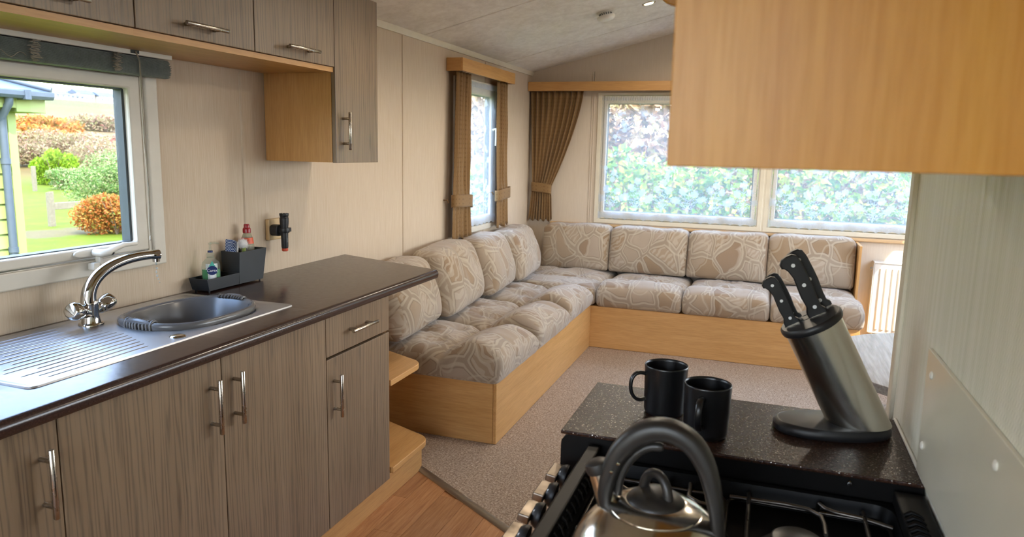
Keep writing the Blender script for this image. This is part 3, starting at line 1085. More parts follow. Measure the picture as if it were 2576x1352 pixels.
# neighbouring caravan
nb = thing('neighbouring_caravan', 'pale green clad holiday caravan seen through the kitchen window', 'caravan', (-6.5, 1.0, -0.6))
clad = plain('pale_green_cladding', '#8f9a58', 0.55, var=0.03)
gutter_m = plain('grey_gutter_plastic', '#474f57', 0.45)
tile_m = plain('slate_blue_roof_sheet', '#3c4653', 0.5)
CX, CY = -5.0, 5.16
obj('wall', B().box(-8.2, CX - 0.02, -4.0, CY - 0.03, -0.25, 1.74), clad, nb)
k = 0
z = -0.22
while z < 1.66:          # shiplap boards, each tilted out at its lower edge
    b = B().prism([(CX - 0.02, z), (CX + 0.012, z), (CX - 0.006, z + 0.143), (CX - 0.02, z + 0.143)], 'y', -4.0, CY - 0.05)
    obj('cladding_board', b, clad, nb)
    z += 0.145
obj('skirt', B().box(-8.1, CX - 0.06, -3.9, CY - 0.1, -0.62, -0.22), gutter_m, nb)
obj('corner_post', B().box(CX - 0.06, CX + 0.02, CY - 0.07, CY + 0.015, -0.25, 1.70), clad, nb, bevel=0.006)
so = obj('soffit_box', B().box(CX - 1.4, CX + 0.14, CY - 0.06, CY + 0.24, 1.665, 1.80), clad, nb, bevel=0.006)
obj('soffit_board', B().box(CX - 0.02, CX + 0.14, -4.0, CY - 0.06, 1.70, 1.80), clad, nb, bevel=0.006)
obj('gutter', B().prism([(CX + 0.14, 1.79), (CX + 0.23, 1.79), (CX + 0.25, 1.82), (CX + 0.25, 1.865), (CX + 0.14, 1.865)], 'y', -4.0, CY + 0.26), gutter_m, nb, bevel=0.006)
for s in (CY - 0.45, CY - 0.05):
    obj('gutter_bracket', B().box(CX + 0.135, CX + 0.262, s, s + 0.06, 1.78, 1.875), gutter_m, nb, bevel=0.004)
dp = obj('downpipe', B().tube([(CX + 0.19, CY - 0.16, 1.80), (CX + 0.18, CY - 0.16, 1.74), (CX + 0.06, CY - 0.15, 1.62), (CX + 0.055, CY - 0.15, 1.5), (CX + 0.055, CY - 0.15, -0.55)], 0.036, 12), gutter_m, nb, smooth=50)
for zz in (1.2, 0.35):
    obj('pipe_clip', B().lathe([(0.044, -0.025), (0.044, 0.025)], (CX + 0.055, CY - 0.15, zz), 14), gutter_m, dp, smooth=40)
b = B()
b.add([(CX + 0.2, -4.2, 1.87), (CX + 0.2, CY + 0.27, 1.87), (-6.6, CY + 0.27 - 1.3, 2.42), (-6.6, -4.2, 2.42), (-8.4, CY + 0.27, 1.87), (-8.4, -4.2, 1.87)],
      [(0, 1, 2, 3), (3, 2, 4, 5), (1, 4, 2), (0, 3, 5), (0, 5, 4, 1)])
obj('roof', b, tile_m, nb)
b = B().tube([(CX + 0.2, CY + 0.27, 1.89), (-6.6, CY + 0.27 - 1.3, 2.44)], 0.03, 8)
obj('hip_capping', b, gutter_m, nb, smooth=60)

# houses and trees on the far hill
render_m = plain('pale_house_render', '#aaa59a', 0.8)
slate_m = plain('house_slate', '#454d59', 0.7)
pane_m = plain('house_window', '#4a525a', 0.3)
def house(label, x, y, w, d, h, rh):
    z = ground_z(x, y) - 0.4
    th = thing('hill_house', label, 'house', (x, y, z), 'houses on the far hill')
    obj('wall', B().box(x - d / 2, x + d / 2, y - w / 2, y + w / 2, z, z + h), render_m, th)
    b = B()
    e = 0.4
    b.add([(x - d / 2 - e, y - w / 2 - e, z + h), (x + d / 2 + e, y - w / 2 - e, z + h), (x + d / 2 + e, y + w / 2 + e, z + h), (x - d / 2 - e, y + w / 2 + e, z + h), (x, y - w / 2 - e, z + h + rh), (x, y + w / 2 + e, z + h + rh)],
          [(0, 1, 2, 3), (0, 3, 5, 4), (1, 4, 5, 2), (0, 4, 1), (3, 2, 5)])
    obj('roof', b, slate_m, th)
    for k in range(3):
        yy = y - w / 2 + w * (k + 0.5) / 3
        obj('house_window', B().box(x + d / 2 - 0.02, x + d / 2 + 0.06, yy - 0.6, yy + 0.6, z + 1.3, z + 2.4), pane_m, th)
    obj('chimney', B().box(x - 0.5, x + 0.5, y + w / 2 - 1.6, y + w / 2 - 0.6, z + h, z + h + rh + 0.9), render_m, th)
house('white house with slate roof at the left of the far hill row', -336, 276, 9, 7, 2.6, 1.6)
house('low white bungalow beside the leftmost house on the hill', -338, 286, 8, 6, 2.2, 1.2)
house('tallest white house with blue slate roof mid row on the hill', -346, 297.5, 10, 8, 3.8, 2.4)
house('white house with blue slate roof right of the tallest one', -344, 309, 11, 8, 3.6, 2.3)
house('long low white building at the right end of the hill row', -336, 321.5, 11, 6, 2.4, 1.2)
for k, (yy, lab) in enumerate(((350, 'leftmost round tree on the skyline of the hill'), (361, 'second round tree along the skyline clump'), (372.5, 'third round tree along the skyline clump'), (384, 'right hand round tree ending the skyline clump'))):
    bush('skyline_tree', lab, (-416, yy, ground_z(-416, yy) - 0.3), 4.6, 4.6, 5.5 + (k % 2), 'tree', 1300, 1.5, 40 + k, 'tree', 'trees on the skyline')

# hedge close behind the far windows
rnd = random.Random(77)
hg = thing('garden_hedge', 'yellow green leafy hedge close outside the far windows', 'hedge', (1.6, 8.3, -0.6))
pts = []
for _ in range(18000):
    x = rnd.uniform(-3.2, 5.2)
    top = 1.42 + 0.25 * noise.noise(Vector((x * 1.3, 0.3, 0))) + 0.12 * (x - 1)
    z = rnd.uniform(-0.4, max(0.6, top))
    y = 7.75 + min(0.6, abs(rnd.gauss(0, 0.22))) + 0.16 * noise.noise(Vector((x * 2.2, z * 2.2, 5)))
    pts.append((x, y, z))
b = B()
leaves(b, pts, 0.085, rnd, 0.6)
obj('foliage', b, LEAF['hedge'], hg, raw=True, kind='stuff')
b = B()
for k in range(60):
    x = -3.0 + k * 0.14
    b.tube([(x, 8.1, -0.6), (x + rnd.uniform(-.1, .1), 8.05, 0.3), (x + rnd.uniform(-.2, .2), 8.0, 1.3)], [0.02, 0.014, 0.006], 5)
obj('branches', b, BARK, hg)
sh = thing('autumn_shrub', 'tall thin tan leaved shrub rising above the hedge outside', 'shrub', (1.2, 9.2, -0.6))
pts = []
for _ in range(30000):
    x = rnd.uniform(-4.5, 5.5)
    z = rnd.uniform(0.6, 2.9 + 0.3 * noise.noise(Vector((x, 1.0, 0))))
    y = 8.95 + abs(rnd.gauss(0, 0.25))
    pts.append((x, y, z))
b = B()
leaves(b, pts, 0.125, rnd, 0.6)
obj('foliage', b, LEAF['twig'], sh, raw=True, kind='stuff')
b = B()
for k in range(70):
    x = -4.4 + k * 0.14
    b.tube([(x, 9.2, -0.6), (x + rnd.uniform(-.2, .2), 9.15, 1.0), (x + rnd.uniform(-.5, .5), 9.1, 2.9)], [0.02, 0.014, 0.004], 5)
obj('stems', b, BARK, sh)
bush('side_shrub', 'pale tan shrub outside the small side window', (-2.6, 10.6, -0.62), 1.7, 1.5, 3.0, 'twig', 6000, 0.09, 51, 'bush')
# ------------------------------------------------------------------ kitchen units
def bar_handle(parent, x, y, z, axis, length, sx=1, post=0.66, r=0.0062):
    """bar on two posts; x is the door face, sx the side the bar stands off"""
    b = B()
    off = 0.032 * sx
    h = length / 2
    if axis == 'z':
        b.lathe([(0.0, -h), (r - 0.001, -h), (r, -h + 0.0012), (r, h - 0.0012), (r - 0.001, h), (0.0, h)], (x + off, y, z), 14, 'z')
        for s in (-1, 1):
            b.tube([(x, y, z + s * h * post), (x + off, y, z + s * h * post)], r * 0.86, 10)
        m = MAT['handle']
    else:
        b.lathe([(0.0, -h), (r - 0.001, -h), (r, -h + 0.0012), (r, h - 0.0012), (r - 0.001, h), (0.0, h)], (x + off, y, z), 14, 'y')
        for s in (-1, 1):
            b.tube([(x, y + s * h * post, z), (x + off, y + s * h * post, z)], r * 0.86, 10)
        m = MAT['handle_y']
    return obj('handle', b, m, parent, smooth=40)

FX = 0.575
g = 0.0018
def carcass(y0, y1, x1, z0, z1, skip=()):
    t = 0.016
    b = B()
    b.box(0.012, x1, y0, y0 + t, z0, z1)
    b.box(0.012, x1, y1 - t, y1, z0, z1)
    b.box(0.012, x1, y0 + t, y1 - t, z0, z0 + t)
    b.box(0.012, 0.018, y0 + t, y1 - t, z0 + t, z1)
    return b
base_info = [
    (0.565, 1.045, 'grey woodgrain base unit nearest the camera, bar handle on its right edge', 1.003),
    (1.045, 1.527, 'wide grey woodgrain base unit under the sink drainer, handle at its right', 1.484),
    (1.527, 2.018, 'grey woodgrain base unit under the sink bowl, handle at its left', 1.572),
]
for (y0, y1, lab, hy) in base_info:
    th = thing('base_cabinet', lab, 'cabinet', (0.29, (y0 + y1) / 2, 0.10), 'base units under the worktop')
    obj('carcass', carcass(y0 + 0.001, y1 - 0.001, 0.555, 0.106, 0.858), MAT['beech_z'], th)
    d = obj('door', B().box(0.557, FX, y0 + g, y1 - g, 0.106, 0.860), MAT['grey'], th, bevel=0.0015)
    bar_handle(d, FX, hy, 0.736, 'z', 0.150)
th = thing('base_cabinet', 'grey woodgrain end base unit with one drawer above its door', 'cabinet', (0.29, 2.23, 0.10), 'base units under the worktop')
obj('carcass', carcass(2.019, 2.444, 0.555, 0.106, 0.858), MAT['beech_z'], th)
obj('end_panel', B().box(0.012, 0.556, 2.4445, 2.4525, 0.106, 0.858), MAT['beech_z'], th)
d = obj('drawer_front', B().box(0.557, FX, 2.018 + g, 2.445, 0.722, 0.860), MAT['grey'], th, bevel=0.0015)
bar_handle(d, FX, 2.222, 0.790, 'y', 0.170)
d = obj('door', B().box(0.557, FX, 2.018 + g, 2.445, 0.106, 0.713), MAT['grey'], th, bevel=0.0015)
bar_handle(d, FX, 2.060, 0.582, 'z', 0.150)

obj('kickboard', B().box(0.534, 0.550, 0.30, 2.770, 0.0, 0.105), MAT['beech_y'], bevel=0.001, label='beech kickboard running under the grey base units', cat='kickboard')

# open end shelves beyond the last base unit
sh = thing('end_shelf_unit', 'open beech end shelves between the base units and the sofa', 'shelf unit', (0.28, 2.65, 0.10))
def shelf_poly(yw, yf, xf, r):
    pts = [(0.003, 2.4545), (xf, 2.4545)]
    a0 = Vector((xf, yf - r * 1.1)); a1 = Vector((xf, yf)); a2 = Vector((xf - r * 1.25, yf + r * 0.45))
    for k in range(9):
        t = k / 8
        p = a0 * (1 - t) ** 2 + a1 * 2 * t * (1 - t) + a2 * t * t
        pts.append((p.x, p.y))
    pts.append((0.003, yw))
    return pts
obj('shelf', B().prism(shelf_poly(3.00, 2.735, 0.578, 0.055), 'z', 0.490, 0.514), MAT['beech_y'], sh, bevel=0.003)
obj('shelf', B().prism(shelf_poly(3.03, 2.790, 0.585, 0.055), 'z', 0.124, 0.150), MAT['beech_y'], sh, bevel=0.003)
obj('post', B().prism([(0.505, 2.7715), (0.548, 2.7715), (0.548, 2.785), (0.505, 2.800)], 'z', 0.009, 0.1235), MAT['beech_z'], sh, bevel=0.002)
obj('kick_return', B().prism([(0.01, 2.95), (0.505, 2.772), (0.505, 2.786), (0.01, 2.966)], 'z', 0.009, 0.1235), MAT['beech_x'], sh)

# ------------------------------------------------------------------ worktop with the sink cut-out
zt = 0.900
def top_prof(x0):
    return [(x0, 0.862), (0.588, 0.862), (0.596, 0.865), (0.6005, 0.872), (0.602, 0.882), (0.600, 0.891), (0.594, 0.8975), (0.584, zt), (x0, zt)]
def sweep(b, prof, ya, yb):
    """ya, yb are functions of x"""
    n = len(prof)
    vs = [(p[0], ya(p[0]), p[1]) for p in prof] + [(p[0], yb(p[0]), p[1]) for p in prof]
    return b.add(vs, [tuple(range(n)), tuple(range(2 * n - 1, n - 1, -1))] + [(i, (i + 1) % n, (i + 1) % n + n, i + n) for i in range(n)])
end_y = lambda x: 3.050 - 0.213 * (x / 0.6)
b = B()
sweep(b, top_prof(0.0), lambda x: 0.30, lambda x: 1.560)
sweep(b, top_prof(0.0), lambda x: 1.955, end_y)
sweep(b, top_prof(0.430), lambda x: 1.560, lambda x: 1.955)
b.box(0.0, 0.100, 1.560, 1.955, 0.862, zt)
obj('worktop', b, MAT['top'], smooth=35, label='long dark brown speckled worktop with slanting end', cat='worktop')

# ------------------------------------------------------------------ sink
SX0, SX1, SY0, SY1 = 0.028, 0.480, 1.065, 1.985
sk = thing('inset_sink', 'stainless steel sink with ribbed drainer set in the brown worktop', 'sink', (0.25, 1.5, zt))
BCX, BCY, BA, BBr = 0.265, 1.757, 0.158, 0.190
def sink_body():
    """one pressed sheet: flat flange, sunken field, round-cornered bowl"""
    b = B()
    yb = 1.500       # left end of the bowl half
    x0, x1, y0, y1 = SX0 + 0.0155, SX1 - 0.0155, yb, SY1 - 0.0155
    angs = [2 * PI * i / 72 for i in range(72)] + [math.atan2(y - BCY, x - BCX) % (2 * PI) for x in (x0, x1) for y in (y0, y1)]
    angs.sort()
    K = len(angs)
    rings = []
    out = []
    for a in angs:
        dx, dy = math.cos(a), math.sin(a)
        ts = []
        if dx > 1e-9: ts.append((x1 - BCX) / dx)
        if dx < -1e-9: ts.append((x0 - BCX) / dx)
        if dy > 1e-9: ts.append((y1 - BCY) / dy)
        if dy < -1e-9: ts.append((y0 - BCY) / dy)
        t = min(ts)
        out.append((BCX + dx * t, BCY + dy * t, zt + 0.0015))
    rings.append(out)
    def sup(a_, c_, n_):
        res = []
        for a in angs:
            ct, st = math.cos(a), math.sin(a)
            res.append((BCX + a_ * math.copysign(abs(ct) ** (2 / n_), ct), BCY + c_ * math.copysign(abs(st) ** (2 / n_), st)))
        return res
    for (k, z, n) in ((1.12, zt + 0.0005, 2.6), (1.06, zt - 0.001, 2.6), (1.02, zt - 0.006, 2.6), (0.99, zt - 0.02, 2.7), (0.95, zt - 0.12, 2.8), (0.86, zt - 0.142, 2.8), (0.3, zt - 0.146, 2.2), (0.0, zt - 0.147, 2)):
        rings.append([(p[0], p[1], z) for p in sup(BA * k, BBr * k, n)])
    vs = [p for r_ in rings for p in r_]
    fs = []
    for i in range(len(rings) - 1):
        for k in range(K):
            l = (k + 1) % K
            fs.append((i * K + k, i * K + l, (i + 1) * K + l, (i + 1) * K + k))
    b.add(vs, fs)
    return b
obj('bowl', sink_body(), MAT['sink'], sk, smooth=40)
# raised rolled rim round the whole sink
b = B()
def rrect(x0, x1, y0, y1, r, z, ins):
    pts = []
    for (cx, cy, a0) in ((x1 - r, y1 - r, 0), (x0 + r, y1 - r, 90), (x0 + r, y0 + r, 180), (x1 - r, y0 + r, 270)):
        for k in range(5):
            a = R(a0 + 90 * k / 4)
            pts.append((cx + (r - ins) * math.cos(a), cy + (r - ins) * math.sin(a), z))
    return pts
rs = [rrect(SX0, SX1, SY0, SY1, 0.020, zt + 0.0002, 0), rrect(SX0, SX1, SY0, SY1, 0.020, zt + 0.0042, 0.002), rrect(SX0, SX1, SY0, SY1, 0.020, zt + 0.0046, 0.007), rrect(SX0, SX1, SY0, SY1, 0.020, zt + 0.0026, 0.012), rrect(SX0, SX1, SY0, SY1, 0.020, zt + 0.0013, 0.0195)]
n = len(rs[0])
b.add([p for r_ in rs for p in r_], [(i * n + k, i * n + (k + 1) % n, (i + 1) * n + (k + 1) % n, (i + 1) * n + k) for i in range(len(rs) - 1) for k in range(n)])
obj('rolled_rim', b, MAT['sink'], sk, smooth=50)
# draining board: a slightly dished sheet with long pressed ribs
b = B()
def drain(u, v):
    x = SX0 + 0.015 + u * (SX1 - SX0 - 0.030)
    y = SY0 + 0.015 + v * (1.5005 - SY0 - 0.015)
    z = zt + 0.0015 - 0.0012 * math.sin(PI * u) * math.sin(PI * min(1, v * 1.1))
    return (x, y, z)
b.grid(drain, 12, 24)
obj('draining_board', b, MAT['sink'], sk, smooth=60)
for k in range(15):                       # each rib a low rounded bar
    x = 0.070 + k * 0.0262
    f = k / 14
    ya = SY0 + 0.030 + (0.02 if k % 2 else 0.0) + 0.02 * f
    yb = 1.475 - 0.005 * k if k < 3 else 1.530 - 0.012 * abs(k - 5)
    yb = min(yb, 1.492)
    if 0.095 < x < 0.175:
        yb = min(yb, 1.44)
    if k % 3 == 2:
        ya += 0.10 * (1 - f) + 0.02
    pr_ = [(-0.0042, -0.0008), (-0.0030, 0.0014), (0.0, 0.0021), (0.0030, 0.0014), (0.0042, -0.0008)]
    b = B()
    z0 = zt + 0.0008
    vs = []
    for (yy, s, hz) in ((ya, 0.35, 0.25), (ya + 0.006, 1, 1), (yb - 0.006, 1, 1), (yb, 0.35, 0.25)):
        vs += [(x + p[0] * s, yy, z0 + p[1] * hz) for p in pr_]
    fs = [(i * 5 + j, i * 5 + j + 1, (i + 1) * 5 + j + 1, (i + 1) * 5 + j) for i in range(3) for j in range(4)]
    b.add(vs, fs)
    obj('drainer_rib', b, MAT['sink'], sk, smooth=60)
obj('overflow_plate', B().lathe([(0.0, 0.0052), (0.012, 0.0050), (0.019, 0.0036), (0.0215, 0.0008)], (0.434, 1.525, zt + 0.0008), 28), MAT['chrome'], sk, smooth=60)
obj('waste', B().lathe([(0.0, 0.003), (0.03, 0.003), (0.036, 0.0005)], (BCX, BCY, zt - 0.1465), 24), MAT['chrome'], sk, smooth=60)

# washing-up bowl standing in the sink
wb = thing('washing_up_bowl', 'grey plastic washing up bowl with ribbed end grips standing in the sink', 'bowl', (0.27, 1.745, 0.755))
K = 64
def bowl_rings(spec):
    b = B()
    vs = []
    for (a, c, z, n) in spec:
        vs += [(p[0], p[1], z + 0.010 * max(0.0, abs((p[1] - 1.745) / 0.2) - 0.62) * (1 if z > 0.9 else 0)) for p in superellipse(0.272, 1.745, a, c, n, K)]
    fs = [(i * K + k, i * K + (k + 1) % K, (i + 1) * K + (k + 1) % K, (i + 1) * K + k) for i in range(len(spec) - 1) for k in range(K)]
    fs.append(tuple((len(spec) - 1) * K + k for k in range(K)))
    return b.add(vs, fs)
body = obj('body', bowl_rings([(0.146, 0.180, 0.902, 2.7), (0.148, 0.182, 0.897, 2.7), (0.150, 0.190, 0.896, 2.7), (0.153, 0.200, 0.897, 2.7), (0.154, 0.204, 0.906, 2.7), (0.152, 0.203, 0.914, 2.7), (0.147, 0.198, 0.918, 2.7), (0.141, 0.190, 0.917, 2.7), (0.136, 0.180, 0.910, 2.7), (0.128, 0.160, 0.83, 2.8), (0.112, 0.140, 0.77, 2.8), (0.09, 0.12, 0.762, 2.6)]), MAT['basin'], wb, smooth=50)
for s in (-1, 1):
    b = B()
    for k in range(9):
        x = 0.272 + (k - 4) * 0.0115
        yy = 1.745 + s * (0.2035 - 0.006 * abs(k - 4) / 4)
        zz = 0.914 + 0.0036
        b.tube([(x, yy + s * 0.0025, zz - 0.020), (x, yy + s * 0.004, zz - 0.004), (x, yy - s * 0.004, zz + 0.006), (x, yy - s * 0.014, zz + 0.0075), (x, yy - s * 0.022, zz + 0.001)], [0.0035, 0.0042, 0.0045, 0.0045, 0.0035], 8)
    b.tube([(0.222, 1.745 + s * 0.196, 0.918), (0.25, 1.745 + s * 0.1985, 0.922), (0.272, 1.745 + s * 0.199, 0.9225), (0.294, 1.745 + s * 0.1985, 0.922), (0.322, 1.745 + s * 0.196, 0.918)], [0.004, 0.008, 0.009, 0.008, 0.004], 8)
    obj('grip', b, MAT['basin'], wb, smooth=60)

# ------------------------------------------------------------------ mixer tap
TX, TY = 0.118, 1.528
tp = thing('mixer_tap', 'chrome mixer tap with long curved spout and two knobs', 'tap', (TX, TY, zt))
obj('base_flange', B().lathe([(0.0335, 0.0), (0.0335, 0.004), (0.031, 0.007), (0.0275, 0.008), (0.0, 0.008)], (TX, TY, zt + 0.0016), 32), MAT['chrome'], tp, smooth=40)
obj('body', B().lathe([(0.0275, 0.004), (0.0245, 0.014), (0.0225, 0.03), (0.0228, 0.05), (0.0235, 0.062), (0.0228, 0.069), (0.0215, 0.071), (0.0, 0.072)], (TX, TY, zt + 0.002), 32), MAT['chrome'], tp, smooth=50)
sp = [(TX, TY, 0.972)]
P0, P1, P2, P3 = Vector((TX, TY - 0.004, 0.968)), Vector((TX + 0.002, TY - 0.006, 1.052)), Vector((TX + 0.020, TY + 0.085, 1.088)), Vector((TX + 0.048, TY + 0.190, 1.083))
pts = []
for k in range(19):
    t = k / 18
    pts.append(P0 * (1 - t) ** 3 + P1 * 3 * t * (1 - t) ** 2 + P2 * 3 * t * t * (1 - t) + P3 * t ** 3)
spo = obj('spout', B().tube(pts, [0.0215 - 0.0085 * (k / 18) ** 0.7 for k in range(19)], 22), MAT['chrome'], tp, smooth=60)
e = pts[-1]
ed = (pts[-1] - pts[-2]).normalized()
b = B().tube([e - ed * 0.004, e + ed * 0.006, e + ed * 0.018, e + ed * 0.021], [0.0130, 0.0158, 0.0158, 0.0115], 20)
b.tube([e + ed * 0.010 + Vector((0, 0, -0.008)), e + ed * 0.009 + Vector((0, 0, -0.022))], [0.0115, 0.0105], 16)
obj('nozzle', b, MAT['chrome'], tp, smooth=50)
for s, dx in ((-1, 0.012), (1, -0.012)):
    ax = Vector((0.22 if s < 0 else -0.10, s * 0.86, 0.26)).normalized()
    c0 = Vector((TX, TY, 0.936))
    Mz = ax.to_track_quat('Z', 'Y').to_matrix()
    kb = obj('knob_neck', B().lathe([(0.0175, 0.008), (0.0150, 0.030), (0.0195, 0.034), (0.0195, 0.039), (0.010, 0.041)], c0, 24, M=Mz), MAT['chrome'], tp, smooth=40)
    b = B()
    rings = []
    for (h, rr, lob) in ((0.040, 0.015, 0.0), (0.044, 0.0205, 0.05), (0.060, 0.0235, 0.09), (0.078, 0.0235, 0.06), (0.0835, 0.0205, 0.02), (0.085, 0.016, 0.0), (0.084, 0.0, 0.0)):
        rings.append((h, rr, lob))
    n = 40
    vs = []
    for (h, rr, lob) in rings:
        for k in range(n):
            a = 2 * PI * k / n
            r2 = rr * (1 + lob * math.cos(4 * a))
            vs.append(c0 + Mz @ Vector((r2 * math.cos(a), r2 * math.sin(a), h)))
    b.add(vs, [(i * n + k, i * n + (k + 1) % n, (i + 1) * n + (k + 1) % n, (i + 1) * n + k) for i in range(len(rings) - 1) for k in range(n)])
    obj('knob', b, MAT['chrome'], tp, smooth=60)
# drips hanging from the nozzle
nz = e + ed * 0.009 + Vector((0, 0, -0.022))
wd = thing('water_drip', 'thin trickle of water drops falling from the tap nozzle', 'water', (nz.x, nz.y, nz.z - 0.07))
for k, (dz, dy, rr, st) in enumerate(((0.006, 0, 0.0030, 1.6), (0.020, 0.001, 0.0034, 1.2), (0.032, -0.001, 0.0028, 1.8), (0.044, 0.001, 0.0034, 1.2), (0.055, 0.005, 0.0026, 1.2), (0.066, 0.009, 0.0022, 1.0))):
    obj('drop', B().lathe([(0.0, -rr * st), (rr * 0.7, -rr * st * 0.7), (rr, 0), (rr * 0.7, rr * st * 0.7), (0.0, rr * st)], (nz.x, nz.y + dy, nz.z - dz), 12), MAT['water'], wd, smooth=80)

# ------------------------------------------------------------------ sink caddy and its contents
CXB, CXF = 0.012, 0.096
cd = thing('sink_caddy', 'charcoal plastic sink caddy with low tray and tall box on the worktop', 'caddy', (0.055, 2.18, zt))
def open_box(x0, x1, y0, y1, z0, z1, flare, t=0.0028):
    b = B()
    o0 = [(x0, y0, z0), (x1, y0, z0), (x1, y1, z0), (x0, y1, z0)]
    f_ = flare
    o1 = [(x0 - f_[0], y0 - f_[2], z1), (x1 + f_[1], y0 - f_[2], z1), (x1 + f_[1], y1 + f_[3], z1), (x0 - f_[0], y1 + f_[3], z1)]
    i1 = [(p[0] + (t if k in (0, 3) else -t), p[1] + (t if k in (0, 1) else -t), z1) for k, p in enumerate(o1)]
    i0 = [(p[0] + (t if k in (0, 3) else -t), p[1] + (t if k in (0, 1) else -t), z0 + t) for k, p in enumerate(o0)]
    vs = o0 + o1 + i1 + i0
    fs = [(0, 3, 2, 1), (12, 13, 14, 15)]
    for k in range(4):
        l = (k + 1) % 4
        fs += [(k, l, 4 + l, 4 + k), (4 + k, 4 + l, 8 + l, 8 + k), (8 + k, 8 + l, 12 + l, 12 + k)]
    return b.add(vs, fs)
obj('tray', open_box(CXB + 0.004, CXF - 0.004, 2.030, 2.184, zt + 0.006, 0.950, (0.003, 0.004, 0.012, 0.0)), MAT['caddy'], cd, bevel=0.0012)
obj('box', open_box(CXB + 0.006, CXF - 0.004, 2.186, 2.322, zt + 0.006, 1.026, (0.006, 0.006, 0.0, 0.018)), MAT['caddy'], cd, bevel=0.0012)
for yy in (2.038, 2.31):
    for xx in (CXB + 0.014, CXF - 0.012):
        obj('foot', B().lathe([(0.003, 0.0), (0.0045, 0.0065)], (xx, yy, zt), 10), MAT['caddy'], cd)

# hand soap
sb = thing('hand_soap_bottle', 'clear pump bottle of green hand soap in the caddy tray', 'soap bottle', (0.054, 2.085, zt + 0.010))
sx, sy, sz = 0.054, 2.085, zt + 0.0095
def oval(spec, n=36, ex=2.6):
    b = B()
    vs = []
    for (ax_, ay_, z) in spec:
        vs += [(p[0], p[1], z) for p in superellipse(sx, sy, ax_, ay_, ex, n)]
    fs = [(i * n + k, i * n + (k + 1) % n, (i + 1) * n + (k + 1) % n, (i + 1) * n + k) for i in range(len(spec) - 1) for k in range(n)]
    fs += [tuple(range(n - 1, -1, -1)), tuple((len(spec) - 1) * n + k for k in range(n))]
    return b.add(vs, fs)
obj('liquid', oval([(0.015, 0.026, sz + 0.002), (0.0175, 0.029, sz + 0.006), (0.0186, 0.0300, sz + 0.030), (0.0186, 0.0300, sz + 0.066)]), MAT['green_soap'], sb, smooth=50)
obj('bottle', oval([(0.015, 0.026, sz), (0.0195, 0.0308, sz + 0.004), (0.0205, 0.0318, sz + 0.03), (0.0200, 0.0318, sz + 0.075), (0.0185, 0.0290, sz + 0.090), (0.0145, 0.020, sz + 0.100), (0.0125, 0.0135, sz + 0.106), (0.0115, 0.0115, sz + 0.110)]), MAT['clear'], sb, smooth=50)
lab = B()
lab.grid(lambda u, v: (sx + 0.0212 - 0.006 * ((u - 0.5) * 1.55) ** 2 * 2, sy + (u - 0.5) * 0.040, sz + 0.026 + v * 0.062), 9, 5)
lb = obj('label', lab, MAT['white_label'], sb)
def oval_badge(parent, name, m, cy_, cz_, a, c, off):
    b = B()
    pts = []
    for (yy, zz) in superellipse(0, 0, a, c, 2, 28):
        pts.append((sx + 0.0212 + off, cy_ + yy, cz_ + zz))
    b.add(pts, [tuple(range(28))])
    return obj(name, b, m, parent)
oval_badge(lb, 'badge', MAT['navy'], sy, sz + 0.064, 0.0182, 0.0165, 0.0006)
b = B().add([(sx + 0.0216, sy - 0.012, sz + 0.0785), (sx + 0.0216, sy + 0.012, sz + 0.0785), (sx + 0.0214, sy + 0.006, sz + 0.088), (sx + 0.0212, sy + 0.001, sz + 0.099), (sx + 0.0214, sy - 0.005, sz + 0.088)], [(0, 1, 2, 3, 4)])
obj('leaf_mark', b, MAT['mint'], lb)
tx = text_mesh('Carex', 0.0145)
tx.v = [(sx + 0.0222 + p[2], sy + p[0], sz + 0.0635 + p[1]) for p in tx.v]
obj('lettering', tx, MAT['white_label'], lb)
obj('collar', B().lathe([(0.0135, 0.0), (0.0135, 0.014), (0.011, 0.018), (0.0, 0.018)], (sx, sy, sz + 0.108), 24), MAT['clear'], sb, smooth=40)
obj('ring', B().lathe([(0.009, 0.0), (0.009, 0.006), (0.0, 0.006)], (sx, sy, sz + 0.127), 20), MAT['navy'], sb, smooth=40)
b = B().lathe([(0.0055, 0.0), (0.0045, 0.006), (0.004, 0.020), (0.006, 0.024), (0.006, 0.028), (0.0, 0.029)], (sx, sy, sz + 0.1335), 16)
b.tube([(sx, sy, sz + 0.160), (sx + 0.004, sy + 0.016, sz + 0.161), (sx + 0.007, sy + 0.030, sz + 0.158)], [0.005, 0.004, 0.003], 10)
obj('pump', b, MAT['clear'], sb, smooth=50)

for o_ in [c for c in sb.children_recursive]:
    for v_ in o_.data.vertices:
        q_ = Matrix.Rotation(R(-38), 3, 'Z') @ Vector((v_.co.x + ORIG[o_].x - sx, v_.co.y + ORIG[o_].y - sy, 0))
        v_.co.x, v_.co.y = q_.x + sx - ORIG[o_].x, q_.y + sy - ORIG[o_].y

# sponge cloth, brush, washing-up liquid in the tall box
b = B()
def cloth(u, v):
    return (0.020 + 0.012 * math.sin(u * 3.0) + 0.026 * v * 0.3, 2.196 + 0.040 * u, 0.945 + 0.125 * v - 0.012 * u * v)
b.grid(cloth, 8, 8)
n0 = len(b.v)
b.grid(lambda u, v: tuple(Vector(cloth(u, v)) + Vector((0.012, 0.003, 0))), 8, 8)
for i in range(7):
    for (p, q) in ((i * 8, (i + 1) * 8), (i * 8 + 7, (i + 1) * 8 + 7), (i, i + 1), (56 + i, 57 + i)):
        b.f.append((p, q, q + n0, p + n0))
sc_ = thing('sponge_cloth', 'folded blue and white checked cloth standing in the tall caddy box', 'cloth', (0.04, 2.215, 0.945))
cl = obj('cloth', b, MAT['check'], sc_, smooth=60)
obj('white_edge', B().tube([(0.034, 2.238, 0.95), (0.040, 2.238, 1.0), (0.045, 2.238, 1.056)], 0.0052, 8), MAT['bristle'], sc_, smooth=60)

